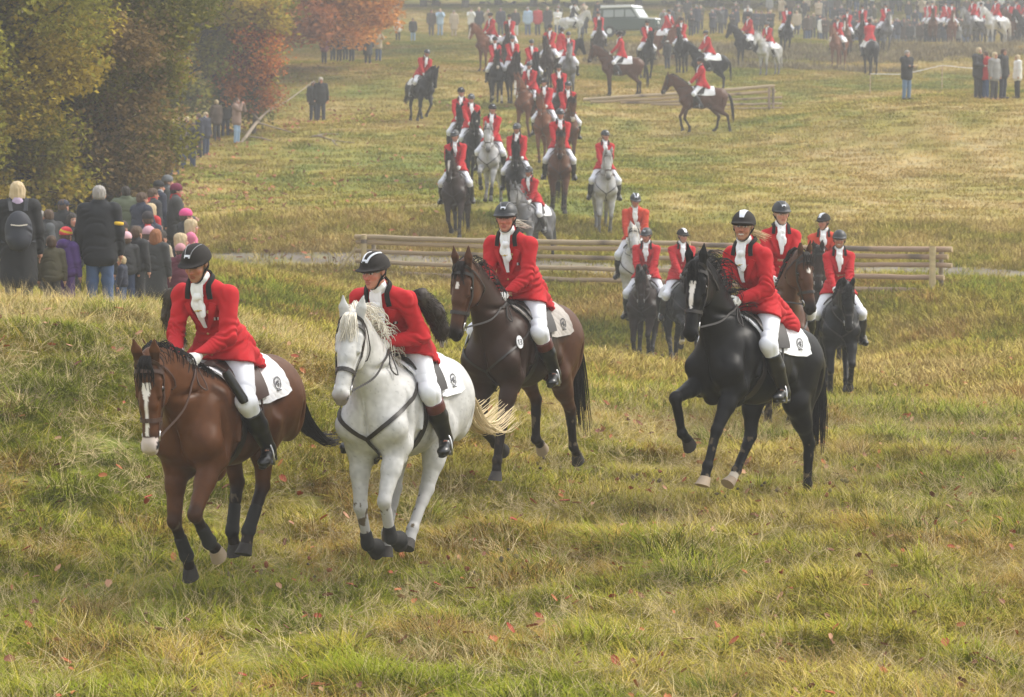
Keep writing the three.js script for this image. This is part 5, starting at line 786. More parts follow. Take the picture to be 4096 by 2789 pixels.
{
  const j = thing('ramp_jump', 'low jump of logs fanned from one end behind the bay horse standing side-on', 'jump'); const at = (px, py, s = 100) => [(px - 2048) / s, 3.5 - (py - 556) / s + 0, -11000 / s], o = at(2700, 415); const gy = groundY(o[0], o[2]); j.position.set(...o);
  for (const [a, b, r, s] of [[[2332, 399], [3095, 345], 0.068, 0], [[2360, 409], [3099, 367], 0.060, 1], [[2480, 412], [3125, 391], 0.048, 2], [[2600, 418], [3125, 415], 0.048, 4], [[2640, 436], [3131, 432], 0.04, 3]]) log(j, sub(at(...a), o), sub(at(...b), o), r, r * 0.95, woodTone[s], 40 + s);
  for (const px of [3072, 3088]) log(j, sub(add(at(px, 450), [0, 0, 0.1]), o), sub(add(at(px, 352), [0, 0, 0.1]), o), 0.05, 0.05, [0.30, 0.22, 0.16], px, 'post');
}
{
  const dead = std([0.26, 0.21, 0.155], 0.9);
  const br = (label, pts, r, tw) => { const t = thing('fallen_branch', label, 'branch'), W = pts.map(([px, py, s]) => [(px - 2048) / s, 3.5 - (py - 556) / s, -11000 / s]); t.position.set(...W[0]); const a = new Acc(); a.tube(smooth(W.map(p => sub(p, W[0])), 14), q => r * (1 - 0.75 * q), 7); part('limb', a.build(), dead, t); for (const T of tw) { const b = new Acc(), w = T.map(([px, py, s]) => sub([(px - 2048) / s, 3.5 - (py - 556) / s, -11000 / s], W[0])); b.tube(smooth(w, 10), q => r * 0.45 * (1 - 0.75 * q) + 0.006, 5); part('twig', b.build(), dead, t); } };
  br('bleached dead branch rising from the grass right of the oak', [[960, 585, 118], [1030, 490, 116], [1090, 430, 114], [1140, 375, 112]], 0.075, [[[1030, 490, 116], [1100, 510, 116], [1170, 530, 116]], [[1060, 455, 115], [1150, 405, 112], [1260, 325, 108]], [[990, 545, 117], [1060, 555, 118], [1110, 570, 118]], [[1040, 480, 116], [1000, 440, 114], [985, 420, 113]]]);
  br('grey fallen bough lying flat on the grass below the two dark coated people', [[1210, 575, 117], [1260, 545, 117], [1330, 560, 118], [1420, 572, 119]], 0.05, [[[1260, 545, 117], [1320, 535, 116], [1400, 545, 116]], [[1330, 560, 118], [1370, 590, 120], [1440, 600, 120]], [[1230, 560, 117], [1150, 570, 118], [1080, 578, 118]]]);
  const pole = (px, py0, py1, s, label) => { const t = thing('stake', label, 'stake'), p = [(px - 2048) / s, 3.5 - (py0 - 556) / s, -11000 / s]; t.position.set(...p); const a = new Acc(); a.tube([[0, -0.3, 0], [0, (py0 - py1) / s, 0]], 0.018, 6); part('shaft', a.build(), std([0.42, 0.30, 0.22], 0.8), t); };
  pole(3475, 352, 296, 92, 'thin stake at the left end of the white tape'); pole(3761, 330, 264, 92, 'thin stake at the raised middle of the white tape');
  const tp = new Acc(); tp.tube(smooth([[3475, 297], [3530, 298], [3591, 299], [3680, 283], [3761, 265], [3830, 271], [3895, 276]].map(([px, py]) => [(px - 2048) / 92, 3.5 - (py - 556) / 92, -11000 / 92]), 30), 0.014, 5); tag(part(numbered('boundary_tape'), tp.build(), M.white, scene), 'white tape strung between stakes right of the rider seen from behind', 'tape');
}

{ // clods and torn grass kicked up by the hooves
  const r = rng(31), a = new THREE.IcosahedronGeometry(1, 0), P = a.attributes.position; for (let i = 0; i < P.count; i++) { const q = 0.7 + 0.5 * hash3(Math.round(P.getX(i) * 9), Math.round(P.getY(i) * 9), Math.round(P.getZ(i) * 9)); P.setXYZ(i, P.getX(i) * q, P.getY(i) * q * 0.6, P.getZ(i) * q); } a.computeVertexNormals();
  const l = [], at = (x, z, n, w, h) => { for (let i = 0; i < n; i++) { const X = x + (r() - 0.5) * w, Z = z + (r() - 0.5) * w * 0.6; l.push([X, groundY(X, Z) + 0.08 + h * r() * r(), Z, r() * 6, 0.010 + 0.022 * r(), mul([[0.10, 0.075, 0.045], [0.16, 0.13, 0.05], [0.22, 0.07, 0.03]][r() * 3 | 0], 0.8 + 0.4 * r()), r() * 3, r() * 3, 1]); } };
  at(2.5, -53.6, 90, 1.6, 0.75); at(0.75, -27.0, 26, 1.6, 0.35); at(-1.9, -21.8, 22, 0.9, 0.25); at(-0.3, -22.4, 18, 0.9, 0.22); at(2.5, -26.0, 22, 1.4, 0.25);
  scatter('kicked_turf', 'bits of soil and torn grass thrown up around the galloping hooves', 'turf', a, l, new THREE.MeshStandardMaterial({ roughness: 1 }));
}

// ───────────────────────── the four leading riders ─────────────────────────
function pair(P, ho, ri) { const { h } = makeHorse({ ...ho, hands: ri.hands || [0.46, 1.66, 0.075] }); setHorse(h, ...P); const r = makeRider(ri); mount(h, r.t, r.base); return { h, r }; }
const first = pair([-2.21, 0.04, -21.62, 22.5, -6, 0, 1.07], { lod: 0, pose: POSE.canterA, coat: 'bay', blaze: 'stripe', snip: 1, brown: 1, badge: 1, boots: ['fl', 'fr', 'hl', 'hr'], seed: 11, paleHoof: ['fl'], label: 'bay horse with white blaze and pale nose, leftmost of the leading four' },
  { lod: 0, lean: 29, hands: [0.54, 1.72, 0.085], yaw: 2, pitch: -14, skin: 'tan', hair: 'grey', squint: 1, medals: 3, pins: [[0.40, -24, 0.013]], brushSide: 1, brush: [[0, 0.03, 0.03], [-0.03, -0.02, 0.10], [-0.05, -0.16, 0.13], [-0.06, -0.30, 0.11], [-0.06, -0.42, 0.06]], brushCol: [0.055, 0.042, 0.030], seed: 1, label: 'man in red on the leftmost bay, fox brush hanging at his right shoulder' });
{ const a = new Acc(); a.tube([[0.36, 1.62, -0.23], [0.355, 1.60, -0.24], [0.325, 1.41, -0.345], [0.32, 1.39, -0.35]], q => q < 0.02 || q > 0.98 ? 0.030 : 0.036, 12); part('flask_case', a.build(), M.boot, first.h.children.find(c => c.name === 'saddle')); }
pair([-0.87, 0.06, -22.0, 21, -1, 0, 1.06], { lod: 0, pose: POSE.canterB, coat: 'white', badge: 1, breast: 'thick', boots: ['fl', 'fr'], bell: 1, seed: 12, fly: 0.7, maneN: 700, maneL: 0.15, tailCol: [0.62, 0.50, 0.30], tailSpread: 0.22, forelock: 90, label: 'white horse with a black breastplate galloping second from the left of the leading four' },
  { lod: 0, lean: 44, px: 0.0, hands: [0.50, 1.72, 0.07], yaw: 16, pitch: -8, skin: 'ruddy', hair: 'grey', stripe: 'wide', bootTop: 1, medals: 2, pins: [[0.40, 30, 0.012]], brushSide: -1, brush: [[-0.02, 0.04, -0.02], [-0.10, 0.02, -0.08], [-0.22, -0.10, -0.13], [-0.32, -0.24, -0.14], [-0.40, -0.36, -0.12]], seed: 2, label: 'man in red leaning over the white horse, fox brush flying behind his shoulder' });
pair([0.09, 0.25, -26.2, 27, -1.6, 0, 1.05], { lod: 0, pose: POSE.trot, coat: 'darkbay', sweat: 1, blaze: 'star', pad: M.greyPad, badge: 1, breast: 'thin', number: 1, brown: 0, seed: 13, paleHoof: ['hr'], tailSpread: 0.11, label: 'dark bay horse with a small white star and number 13 discs, behind the white horse' },
  { lod: 0, lean: 26, hands: [0.49, 1.69, 0.08], yaw: -14, pitch: -2, skin: 'ruddy', hair: 'white', gloss: 1, squint: 1, bootTop: 1, stout: 1, medals: 1, pins: [[0.42, -22, 0.012], [0.385, -20, 0.011]], wisps: 1, seed: 3, label: 'smiling white-haired man in a red coat on the dark bay horse with number 13 discs' });
pair([2.16, 0.14, -25.5, 38, 5.5, 0, 1.06], { lod: 0, pose: POSE.canterC, coat: 'black', blaze: 'narrow', badge: 1, seed: 14, fly: 0.9, maneL: 0.2, socks: { hr: 0.42 }, paleHoof: ['hr', 'fl'], label: 'black horse with narrow white blaze and open mouth, right of the leading four' },
  { lod: 0, woman: 1, lean: 27, hands: [0.44, 1.72, 0.08], yaw: -22, pitch: -3, skin: 'tan', hair: 'blond', smile: 1, stripe: 'panel', wisps: 1, flare: 0.14, pins: [[0.41, -30, 0.014, 'shoe'], [0.41, 30, 0.011]], seed: 4, label: 'grinning woman in a red coat riding the black horse with the narrow white blaze' });

// ───────────────────────── the riders behind ─────────────────────────
const proto = new Map();
function clonePair(P, ho, ri, lh, lr, group) {                                                           // far pairs are copies of one another where they look alike
  const kh = JSON.stringify([ho.pose.name, ho.coat, ho.blaze, ho.socks ? 1 : 0, ho.lod, ho.pad ? 1 : 0]), kr = JSON.stringify(ri); let h, r;
  if (proto.has(kh)) { h = proto.get(kh).clone(); h.name = numbered('horse'); scene.add(h); } else { h = makeHorse({ ...ho, hands: ri.hands || [0.46, 1.66, 0.075] }).h; proto.set(kh, h); }
  h.userData = { label: lh, category: 'horse' }; setHorse(h, ...P);
  let e = proto.get(kr); if (e) { r = e.t.clone(); r.name = numbered('person'); scene.add(r); } else { e = makeRider(ri); proto.set(kr, e); r = e.t; }
  r.userData = { label: lr, category: 'rider' }; if (group) { h.userData.group = group + ' horses'; r.userData.group = group; }
  mount(h, r, e.base);
}
// px: column of the photograph's 4096, s: pixels per metre there, psi: degrees the horse heads to the picture's left of the camera
function field(px, s, psi, pose, coat, lh, lr, o = {}) {
  const d = 11000 / s, x = (px - 2048) / s, lod = o.lod ?? (s > 120 ? 1 : 2), v = o.v ?? 0, sc = (o.sc ?? 1) * (1.05 + (px % 11 - 5) * 0.008);
  const ri = { lod, lean: o.lean ?? [8, 14, 4, 20][v], yaw: o.yaw ?? [0, 6, -6, 0][v], pitch: [-4, -8, -2, -10][v], woman: o.woman ?? (v === 2 ? 1 : 0), gloss: o.gloss ?? (v % 2), hair: o.hair || (v === 2 ? 'blond' : 'brown'), hands: [[0.44, 1.68, 0.085], [0.46, 1.70, 0.10], [0.42, 1.67, 0.08], [0.47, 1.66, 0.09]][v] };
  for (const k of ['red', 'stripe', 'pony', 'smile', 'skin', 'rise', 'collar', 'bootTop', 'roll', 'flare', 'panelMat', 'hem']) if (o[k] !== undefined) ri[k] = o[k];
  if (lod === 1) { ri.seed = px; ri.lean += (px % 5 - 2) * 2.2; ri.yaw += (px % 9 - 4) * 4; ri.roll = (ri.roll || 0) + (px % 7 - 3) * 1.5; ri.hands = [ri.hands[0] + (px % 3 - 1) * 0.03, ri.hands[1] + (px % 4 - 1.5) * 0.025, ri.hands[2] + (px % 6) * 0.012]; }
  clonePair([x, groundY(x, -d) + (o.lift ?? 0) - 0.03, -d, psi + (px % 13 - 6) * 0.8, (o.pitch ?? 0) + (px % 5 - 2) * 0.6, (o.tilt ?? 0) + (px % 3 - 1) * 1.2, sc], { lod, pose: POSE[pose], coat, blaze: o.blaze, snip: o.snip, socks: o.socks, pad: o.pad, breast: lod === 1 ? 'thin' : 0, boots: o.boots, seed: px, brown: o.brown, fly: o.fly ?? 0.2, number: 0 }, ri, lh, lr);
}
const ORANGE = [0.50, 0.045, 0.018], CRIM = [0.42, 0.012, 0.018];
// between the near jump and the leaders
field(2548, 194, 12, 'canterB', 'white', 'white horse landing from the near jump in front of its rails', 'rider in an orange-red coat and white-striped helmet on the white horse at the jump', { v: 3, red: ORANGE, stripe: 'wide', lift: 0.25, pitch: -6, collar: 0 });
field(2580, 205, 10, 'canterA', 'brown', 'dark brown horse with lowered head kicking up grass before the white horse', 'man in a red coat on the dark brown horse that kicks up grass', { v: 1, lean: 22, gloss: 1, lift: 0.02, fly: 0.6, skin: 'ruddy' });
field(2718, 212, -6, 'canterC', 'black', 'black horse with white socks partly hidden by the leading black horse', 'rider in a red coat and badge helmet left of the grinning woman', { v: 0, lift: 0.26, stripe: 'panel', socks: { fl: 0.30, fr: 0.3 }, hair: 'red' });
field(3105, 337, -6, 'turned', 'darkbay', 'bay horse with a small star turning its head right behind the leading black horse', 'stern young woman in a red coat riding the bay horse with turned head', { v: 2, lod: 1, gloss: 1, blaze: 'star', lean: 8, yaw: 8, skin: 'pale', hair: 'blond' });
field(3355, 266, 6, 'canterA', 'black', 'black horse cantering straight ahead at the far right of the near riders', 'smiling woman with blond ponytail in a red coat on the black horse at the right', { v: 2, lod: 1, gloss: 1, stripe: 'none', smile: 1, pony: -1, lean: 16, fly: 0.3, skin: 'tan' });
field(3308, 232, 12, 'facing', 'brown', 'brown horse half hidden behind the black horse at the right', 'rider in an orange-red coat looking left, half hidden behind the smiling woman with ponytail', { v: 0, red: ORANGE, yaw: 25, stripe: 'panel' });
// the column coming down the slope, left of the middle
field(1832, 163, 2, 'trot', 'brown', 'dark brown horse with a broad white blaze at the head of the column', 'man in red on the dark brown horse with broad blaze, front of the column', { v: 1, blaze: 'narrow', hair: 'grey' });
field(1962, 149, 4, 'canterC', 'grey', 'dapple grey horse right behind the dark brown horse of the column', 'rider in a red coat on the dapple grey horse in the column', { v: 2, hair: 'brown', boots: ['fl', 'fr'] });
field(2068, 156, 6, 'facing', 'black', 'plain black horse between the two grey horses of the column', 'broad man in a red coat on the plain black horse of the column', { v: 1, gloss: 1, skin: 'tan' });
field(2128, 171, 26, 'facing', 'darkgrey', 'steel grey horse angled left above the near jump rails', 'small rider in a red coat on the steel grey horse above the rails', { v: 3, sc: 0.87, gloss: 1, skin: 'tan', woman: 1, hair: 'dark' });
field(2232, 152, -3, 'trot', 'bay', 'bright bay horse at the right front of the column', 'rider with beard in a red coat on the bright bay horse of the column', { v: 0, gloss: 1 });
field(2412, 157, -4, 'facing', 'grey', 'pale grey horse walking alone right of the column above the jump', 'woman in a red coat on the pale grey horse right of the column', { v: 2, gloss: 1, pony: 1, brown: 1 });
field(1885, 136, -4, 'trot', 'black', 'black horse with a white star behind the front dark brown horse', 'tall man in a red coat on the black horse with star in the column', { v: 1, lod: 1, gloss: 1, blaze: 'star', lean: 6 });
field(1846, 133, 6, 'facing', 'black', 'black horse at the left edge of the column, nearly hidden', 'rider in a red coat half hidden behind the tall man of the column', { v: 0, lod: 1 });
field(2118, 112, 24, 'facing', 'chestnut', 'chestnut horse with a wide white face in the middle of the column', 'rider in a red coat on the chestnut horse with wide white face', { v: 1, blaze: 'wide', lod: 1 });
field(2186, 123, 14, 'facing', 'chestnut', 'chestnut horse with lowered head behind the bright bay', 'rider in a red coat and black cap directly above the bright bay rider', { v: 0, lod: 1, blaze: undefined, lean: 12 });
field(2262, 127, -4, 'facing', 'bay', 'bay horse with a pale nose behind the bright bay at the column right', 'rider in a red coat on the bay horse with pale nose', { v: 1, lod: 1, snip: 1 });
field(2240, 113, 0, 'facing', 'brown', 'brown horse hidden in the middle of the column', 'rider in a red coat squeezed in behind the pale nosed bay', { v: 0 });
field(2272, 97, -6, 'trot', 'darkgrey', 'dark grey horse on the right flank of the column', 'rider in a red coat on the dark grey horse of the column', { v: 1 });
field(1985, 100, -8, 'trot', 'black', 'black horse with a white snip high on the left of the column', 'rider in a red coat on the black horse with the white snip', { v: 2, snip: 1, hair: 'dark', socks: { fl: 0.2, fr: 0.2 } });
field(1962, 87, 45, 'stand', 'chestnut', 'chestnut horse turning its head left at the rear left of the column', 'rider in a red coat on the chestnut horse that turns left', { v: 0, blaze: 'wide' });
field(2054, 100, -4, 'canterA', 'brown', 'brown horse coming straight on in the rear of the column', 'rider in a bright red coat on the brown horse at the rear of the column', { v: 1 });
field(2038, 87, 4, 'facing', 'brown', 'brown horse peeping out behind the column rear', 'rider in a red coat mostly hidden at the rear of the column', { v: 0 });
field(2125, 101, -12, 'facing', 'black', 'dark horse with raised head behind the chestnut with white face', 'rider in a red coat above the chestnut horse with the wide white face', { v: 1, lean: 4 });
field(2196, 93, 8, 'facing', 'brown', 'tall brown horse at the top right of the column', 'rider in a red coat on the tall brown horse at the column top', { v: 0 });
field(2244, 92, -120, 'stand', 'black', 'black horse turned away with its tail to the right', 'rider in a red coat on the black horse turned away', { v: 1, yaw: -60 });
field(1668, 109, -22, 'canterA', 'black', 'lone black horse cantering left of the column', 'lone rider in a red coat leaning right on the lone black horse', { v: 3, lod: 1, tilt: -6, lean: 22, pad: 0 });
// around the ramp of logs
field(2480, 96, 88, 'stand', 'darkbay', 'bay horse standing side-on facing left behind the log ramp', 'rider in a red coat with white saddle pad on the side-on bay behind the ramp', { v: 0, yaw: 20, lod: 1 });
field(2392, 78, 2, 'facing', 'brown', 'brown horse facing the camera behind the side-on bay', 'rider in a red coat facing the camera beside the green off-road car', { v: 1 });
field(2800, 110, 89, 'walk', 'darkbay', 'bay horse walking left in front of the log ramp with one foreleg raised', 'rider in a red coat on the walking bay before the ramp, seen from the side', { v: 0, lod: 1, yaw: 10, lean: 6, flare: 0.05 });
field(2828, 92, 68, 'stand', 'black', 'black horse facing left above the walking bay, hindquarters to the right', 'rider in a red coat and white helmet on the black horse above the walking bay', { v: 1, yaw: 20 });
field(2722, 82, 12, 'facing', 'black', 'black horse with only its chest showing left of the white-helmet rider', 'rider in a red coat behind the neck of the black horse', { v: 0 });
field(2668, 76, -40, 'facing', 'chestnut', 'chestnut horse with hindquarters to the right below the off-road car', 'rider in a red coat on the chestnut horse below the off-road car', { v: 1, yaw: 20 });
field(2580, 86, -10, 'facing', 'black', 'black horse looking right between the two side-on bays', 'rider in a red coat on the black horse between the two side-on bays', { v: 2 });
field(2290, 66, -88, 'stand', 'white', 'white pony standing side-on facing right at the back of the field', 'lady in a dark habit with a red top hat on the white pony', { v: 0, sc: 0.86, red: [0.03, 0.03, 0.04], collar: 0 });
field(2988, 78, 62, 'stand', 'black', 'black horse facing left at the back, right of the off-road car', 'rider in a red coat on the black horse at the back right of the car', { v: 0 });
field(3070, 82, 42, 'stand', 'grey', 'pale grey horse turned half left on the far slope', 'rider in a red coat on the pale grey horse on the far slope', { v: 1 });
field(3135, 72, -2, 'facing', 'black', 'dark horse facing the camera right of the pale grey', 'rider in a red coat on the dark horse right of the pale grey', { v: 0 });
field(3345, 76, 28, 'stand', 'chestnut', 'chestnut horse with a white nose in the left of the far right group', 'rider in a red coat on the white-nosed chestnut of the far right group', { v: 1, snip: 1 });
field(3378, 73, 10, 'facing', 'bay', 'bay horse just behind the white-nosed chestnut', 'rider in a red coat just behind the white-nosed chestnut', { v: 0, blaze: 'wide' });
field(3446, 72, 14, 'facing', 'brown', 'brown horse behind the rider who is seen from the back', 'rider in a red coat left of the rider seen from the back', { v: 2 });
field(3474, 80, 178, 'stand', 'black', 'black horse seen from behind with its tail to the camera', 'rider in a red coat seen from the back', { v: 0 });
field(3528, 72, -8, 'facing', 'darkgrey', 'grey-brown horse facing the camera right of the rider seen from the back', 'rider in a red coat right of the rider seen from the back', { v: 1, blaze: 'wide' });
field(3704, 60, 2, 'facing', 'grey', 'white-grey horse highest up against the crowd', 'rider in a red coat on the white-grey horse against the crowd', { v: 0 });
field(3722, 66, 6, 'facing', 'bay', 'bay horse facing the camera below the white-grey horse', 'rider in a red coat on the bay below the white-grey horse', { v: 1 });
field(3770, 60, -30, 'facing', 'brown', 'brown horse half hidden right of the white-grey horse', 'rider in a red coat leaning left, right of the white-grey horse', { v: 0 });
field(3796, 66, 6, 'facing', 'chestnut', 'chestnut horse with a white face right of the bay below the white-grey', 'rider in a red coat on the white-faced chestnut at the far right', { v: 2, blaze: 'wide', hair: 'brown' });
field(3884, 68, 48, 'facing', 'darkgrey', 'steel grey horse with pale mane facing left at the far right', 'rider in a red coat on the steel grey at the far right', { v: 1 });
field(3916, 66, 50, 'facing', 'brown', 'brown horse behind the steel grey at the far right', 'rider in a red coat and brown cap beside the steel grey', { v: 0 });
field(3972, 68, 56, 'stand', 'white', 'white horse facing left behind the right hand spectators', 'rider in a red coat on the white horse behind the right hand spectators', { v: 0, yaw: 10 });
field(4024, 65, 40, 'stand', 'brown', 'brown horse right of the white horse behind the right hand spectators', 'rider in a red coat on the brown horse right of the white horse', { v: 1 });
field(4054, 66, 60, 'stand', 'bay', 'bay horse near the right edge of the far group', 'rider in a red coat on the bay near the right edge', { v: 0 });
field(4092, 66, 50, 'stand', 'black', 'dark horse cut by the right edge of the picture', 'rider in a red coat cut by the right edge of the picture', { v: 1 });

// ───────────────────────── people on foot ─────────────────────────
const mats = new Map(); const matOf = (c, rough = 0.9) => { const k = c.join() + rough; if (!mats.has(k)) mats.set(k, std(c, rough)); return mats.get(k); };
const bodyCache = new Map();
// person space: feet at the origin, facing +x, 1.75 m tall
function standGeo(o) {
  const key = JSON.stringify([o.lod, o.arms, o.coat, o.child, o.hat, o.long, o.skirt, o.hood, o.hairLen]); if (bodyCache.has(key)) return bodyCache.get(key);
  const cell = [0, 0.017, 0.042][o.lod], big = o.child ? 1.26 : 1, G = {};
  const hip = 0.92, sh = 1.43, Hd = { o: [0.03, 1.62 + (big - 1) * 0.06, 0], X: [big, 0, 0], Y: [0, big, 0], Z: [0, 0, big] };
  const arm = {}; for (const s of [-1, 1]) { const S = [0, sh, s * 0.19], t = o.arms === 'camera' ? [0.26, 1.50, s * 0.07] : o.arms === 'fold' ? [0.24, 1.18, s * -0.05] : o.arms === 'reach' && s < 0 ? [0.10, 1.25, -0.62] : o.arms === 'front' ? [0.30, 1.12, s * 0.10] : [0.06, 0.86, s * 0.27]; const [e, w] = ik(S, t, 0.29, 0.27, [-0.5, -0.8, s * 0.6]); arm[s] = { S, e, w }; }
  const leg = {}; for (const s of [-1, 1]) leg[s] = [[0, hip, s * 0.09], [0.015, 0.50, s * 0.10], [-0.01, 0.08, s * 0.11], [0.14, 0.045, s * 0.13]];
  const b = new Field(0.03); b.cone([0, hip, 0], [0, 1.2, 0], 0.11, 0.11, { q: 1.2 }); b.cone([0, 1.2, 0], [0, 1.40, 0], 0.11, 0.10, { q: 1.4 }); b.cone([0, 1.40, 0], [0.015, 1.56, 0], 0.07, 0.055);
  for (const s of [-1, 1]) { const A = arm[s]; b.cone([0, 1.42, 0], A.S, 0.06, 0.05); b.cone(A.S, A.e, 0.045, 0.035); b.cone(A.e, A.w, 0.034, 0.026); const d = nrm(sub(A.w, A.e)); b.ell(add(A.w, mul(d, 0.06)), [0.045, 0.045, 0.034]); for (let i = 0; i < 4; i++) { const q = add(A.w, add(mul(d, 0.08), [0, 0.024 - i * 0.016, 0])); b.cone(q, add(q, add(mul(d, 0.055), [0.01, -0.012, -s * 0.012])), 0.010, 0.008, { k: 0.008 }); } b.cone(add(A.w, mul(d, 0.03)), add(A.w, add(mul(d, 0.075), [0.03, 0.01, 0])), 0.013, 0.010, { k: 0.01 }); const L = leg[s]; b.cone(L[0], L[1], 0.075, 0.05); b.cone(L[1], L[2], 0.052, 0.036); b.cone(L[2], L[3], 0.036, 0.03); }
  const hf = { in: () => b.in(Hd) }; { const h = b.in(Hd), K = 0.02; h.ell([-0.012, 0.035, 0], [0.098 * big, 0.086 * big, 0.076 * big], { k: K, M: { ...Hd, X: [1, 0, 0], Y: [0, 1, 0], Z: [0, 0, 1] } }); const N = { o: Hd.o, X: [1, 0, 0], Y: [0, 1, 0], Z: [0, 0, 1] }, g = b.in(N), m = p => mul(p, big); g.ell(m([0.028, -0.030, 0]), m([0.066, 0.085, 0.061]), { k: K }); g.ell(m([0.035, -0.085, 0]), m([0.05, 0.034, 0.045]), { k: K }); g.cone(m([0.085, 0.008, 0]), m([0.112, -0.030, 0]), 0.010, 0.014, { k: 0.012 }); for (const s of [-1, 1]) { g.carve(m([0.1, 0.006, s * 0.031]), m([0.014, 0.010, 0.016]), { k: 0.014 }); g.ell(m([-0.008, -0.008, s * 0.078]), m([0.02, 0.032, 0.011]), { k: 0.012 }); } }
  G.body = b.mesh(cell);
  const HN = { o: Hd.o, X: [1, 0, 0], Y: [0, 1, 0], Z: [0, 0, 1] }, m = p => mul(p, big);
  const c = new Field(0.04), hem = o.long ? 0.42 : o.child ? 0.84 : 0.70; c.cone([0, hem + 0.12, 0], [0, 1.16, 0], o.long ? 0.18 : 0.172, 0.158, { q: 1.35 }); c.cone([0, 1.16, 0], [0, 1.36, 0], 0.162, 0.145, { q: 1.45 }); c.cone([0, 1.36, 0], [0.0, 1.52, 0], 0.13, 0.085, { q: 1.2 }); c.cut([0, -1, 0], [0, hem, 0], 0.012);
  for (const s of [-1, 1]) { const A = arm[s]; c.cone([0, 1.43, s * 0.08], A.S, 0.10, 0.096); c.cone(A.S, A.e, 0.094, 0.076, { k: 0.03 }); c.cone(A.e, A.w, 0.075, 0.056, { k: 0.03 }); }
  if (o.hood) c.ell([-0.10, 1.50, 0], [0.09, 0.10, 0.12]);
  c.noise = clothNoise(o.lod === 1 ? 0.007 : 0.003); c.namp = 0.012; G.coat = c.mesh(cell);
  const t = new Field(0.03); if (o.skirt) { t.cone([0, 0.95, 0], [0, 0.62, 0], 0.14, 0.20, { q: 1.2 }); t.cut([0, -1, 0], [0, 0.56, 0]); } else { t.ell([0, hip, 0], [0.13, 0.12, 0.16]); for (const s of [-1, 1]) { const L = leg[s]; t.cone(L[0], L[1], 0.098, 0.078); t.cone(L[1], L[2], 0.076, 0.062); } } t.noise = clothNoise(0.004); t.namp = 0.008; G.trousers = t.mesh(cell);
  const f = new Field(0.02); for (const s of [-1, 1]) { const L = leg[s]; f.cone([L[2][0] - 0.03, 0.05, L[2][2]], L[3], 0.05, 0.045); f.cone(L[2], [L[2][0], 0.05, L[2][2]], 0.05, 0.05); } f.cut([0, -1, 0], [0, 0.0, 0], 0.01); G.shoes = f.mesh(cell);
  const h = new Field(0.015), g = h.in(HN), hl = o.hairLen ?? 0; g.ell(m([-0.018, 0.045, 0]), m([0.108, 0.092, 0.088]), { k: 0.02 }); if (hl) { g.ell(m([-0.055, -0.02 - hl * 0.4, 0]), m([0.065, 0.09 + hl * 0.5, 0.092]), { k: 0.03 }); for (const s of [-1, 1]) g.ell(m([0.0, -0.03 - hl * 0.3, s * 0.070]), m([0.05, 0.08 + hl * 0.4, 0.028]), { k: 0.03 }); } else g.ell(m([-0.050, -0.005, 0]), m([0.07, 0.075, 0.078]), { k: 0.02 });
  h.carve(add(HN.o, m([0.095, -0.04, 0])), m([0.075, 0.085, 0.066]), { k: 0.02 }); h.noise = (x, y, z) => 0.009 * noise(x * 46, y * 14, z * 46); h.namp = 0.010; G.hair = h.mesh(o.lod === 1 ? 0.013 : 0.036);
  if (o.hat) { const k = new Field(0.012), q = k.in(HN); if (o.hat === 'beanie') { q.ell(m([-0.015, 0.055, 0]), m([0.118, 0.100, 0.098])); k.cut([0, -1, 0], add(HN.o, m([0, 0.022, 0])), 0.01); } else if (o.hat === 'cap') { q.ell(m([-0.012, 0.050, 0]), m([0.115, 0.085, 0.094])); q.ell(m([0.105, 0.040, 0]), m([0.075, 0.010, 0.07])); k.cut([0, -1, 0], add(HN.o, m([0, 0.026, 0])), 0.01); } else { q.ell(m([-0.012, 0.055, 0]), m([0.12, 0.11, 0.1])); for (let i = 0; i < 1; i++) q.cone(m([0, 0.035, 0]), m([0, 0.03, 0]), 0.16, 0.16, { k: 0.02 }); k.cut([0, -1, 0], add(HN.o, m([0, 0.02, 0])), 0.01); } G.hat = k.mesh(o.lod === 1 ? 0.013 : 0.036); }
  if (o.scarf) { }
  const sc = new Field(0.02); sc.cone([-0.01, 1.49, 0], [0.01, 1.535, 0], 0.098, 0.090); sc.noise = (x, y, z) => 0.008 * noise(x * 12, y * 40, z * 12); sc.namp = 0.01; G.scarf = sc.mesh(o.lod === 1 ? 0.014 : 0.04);
  const dF = [[0.0, 0, 0]]; G.Hd = HN; G.big = big; bodyCache.set(key, G); return G;
}
const painted = new Map();
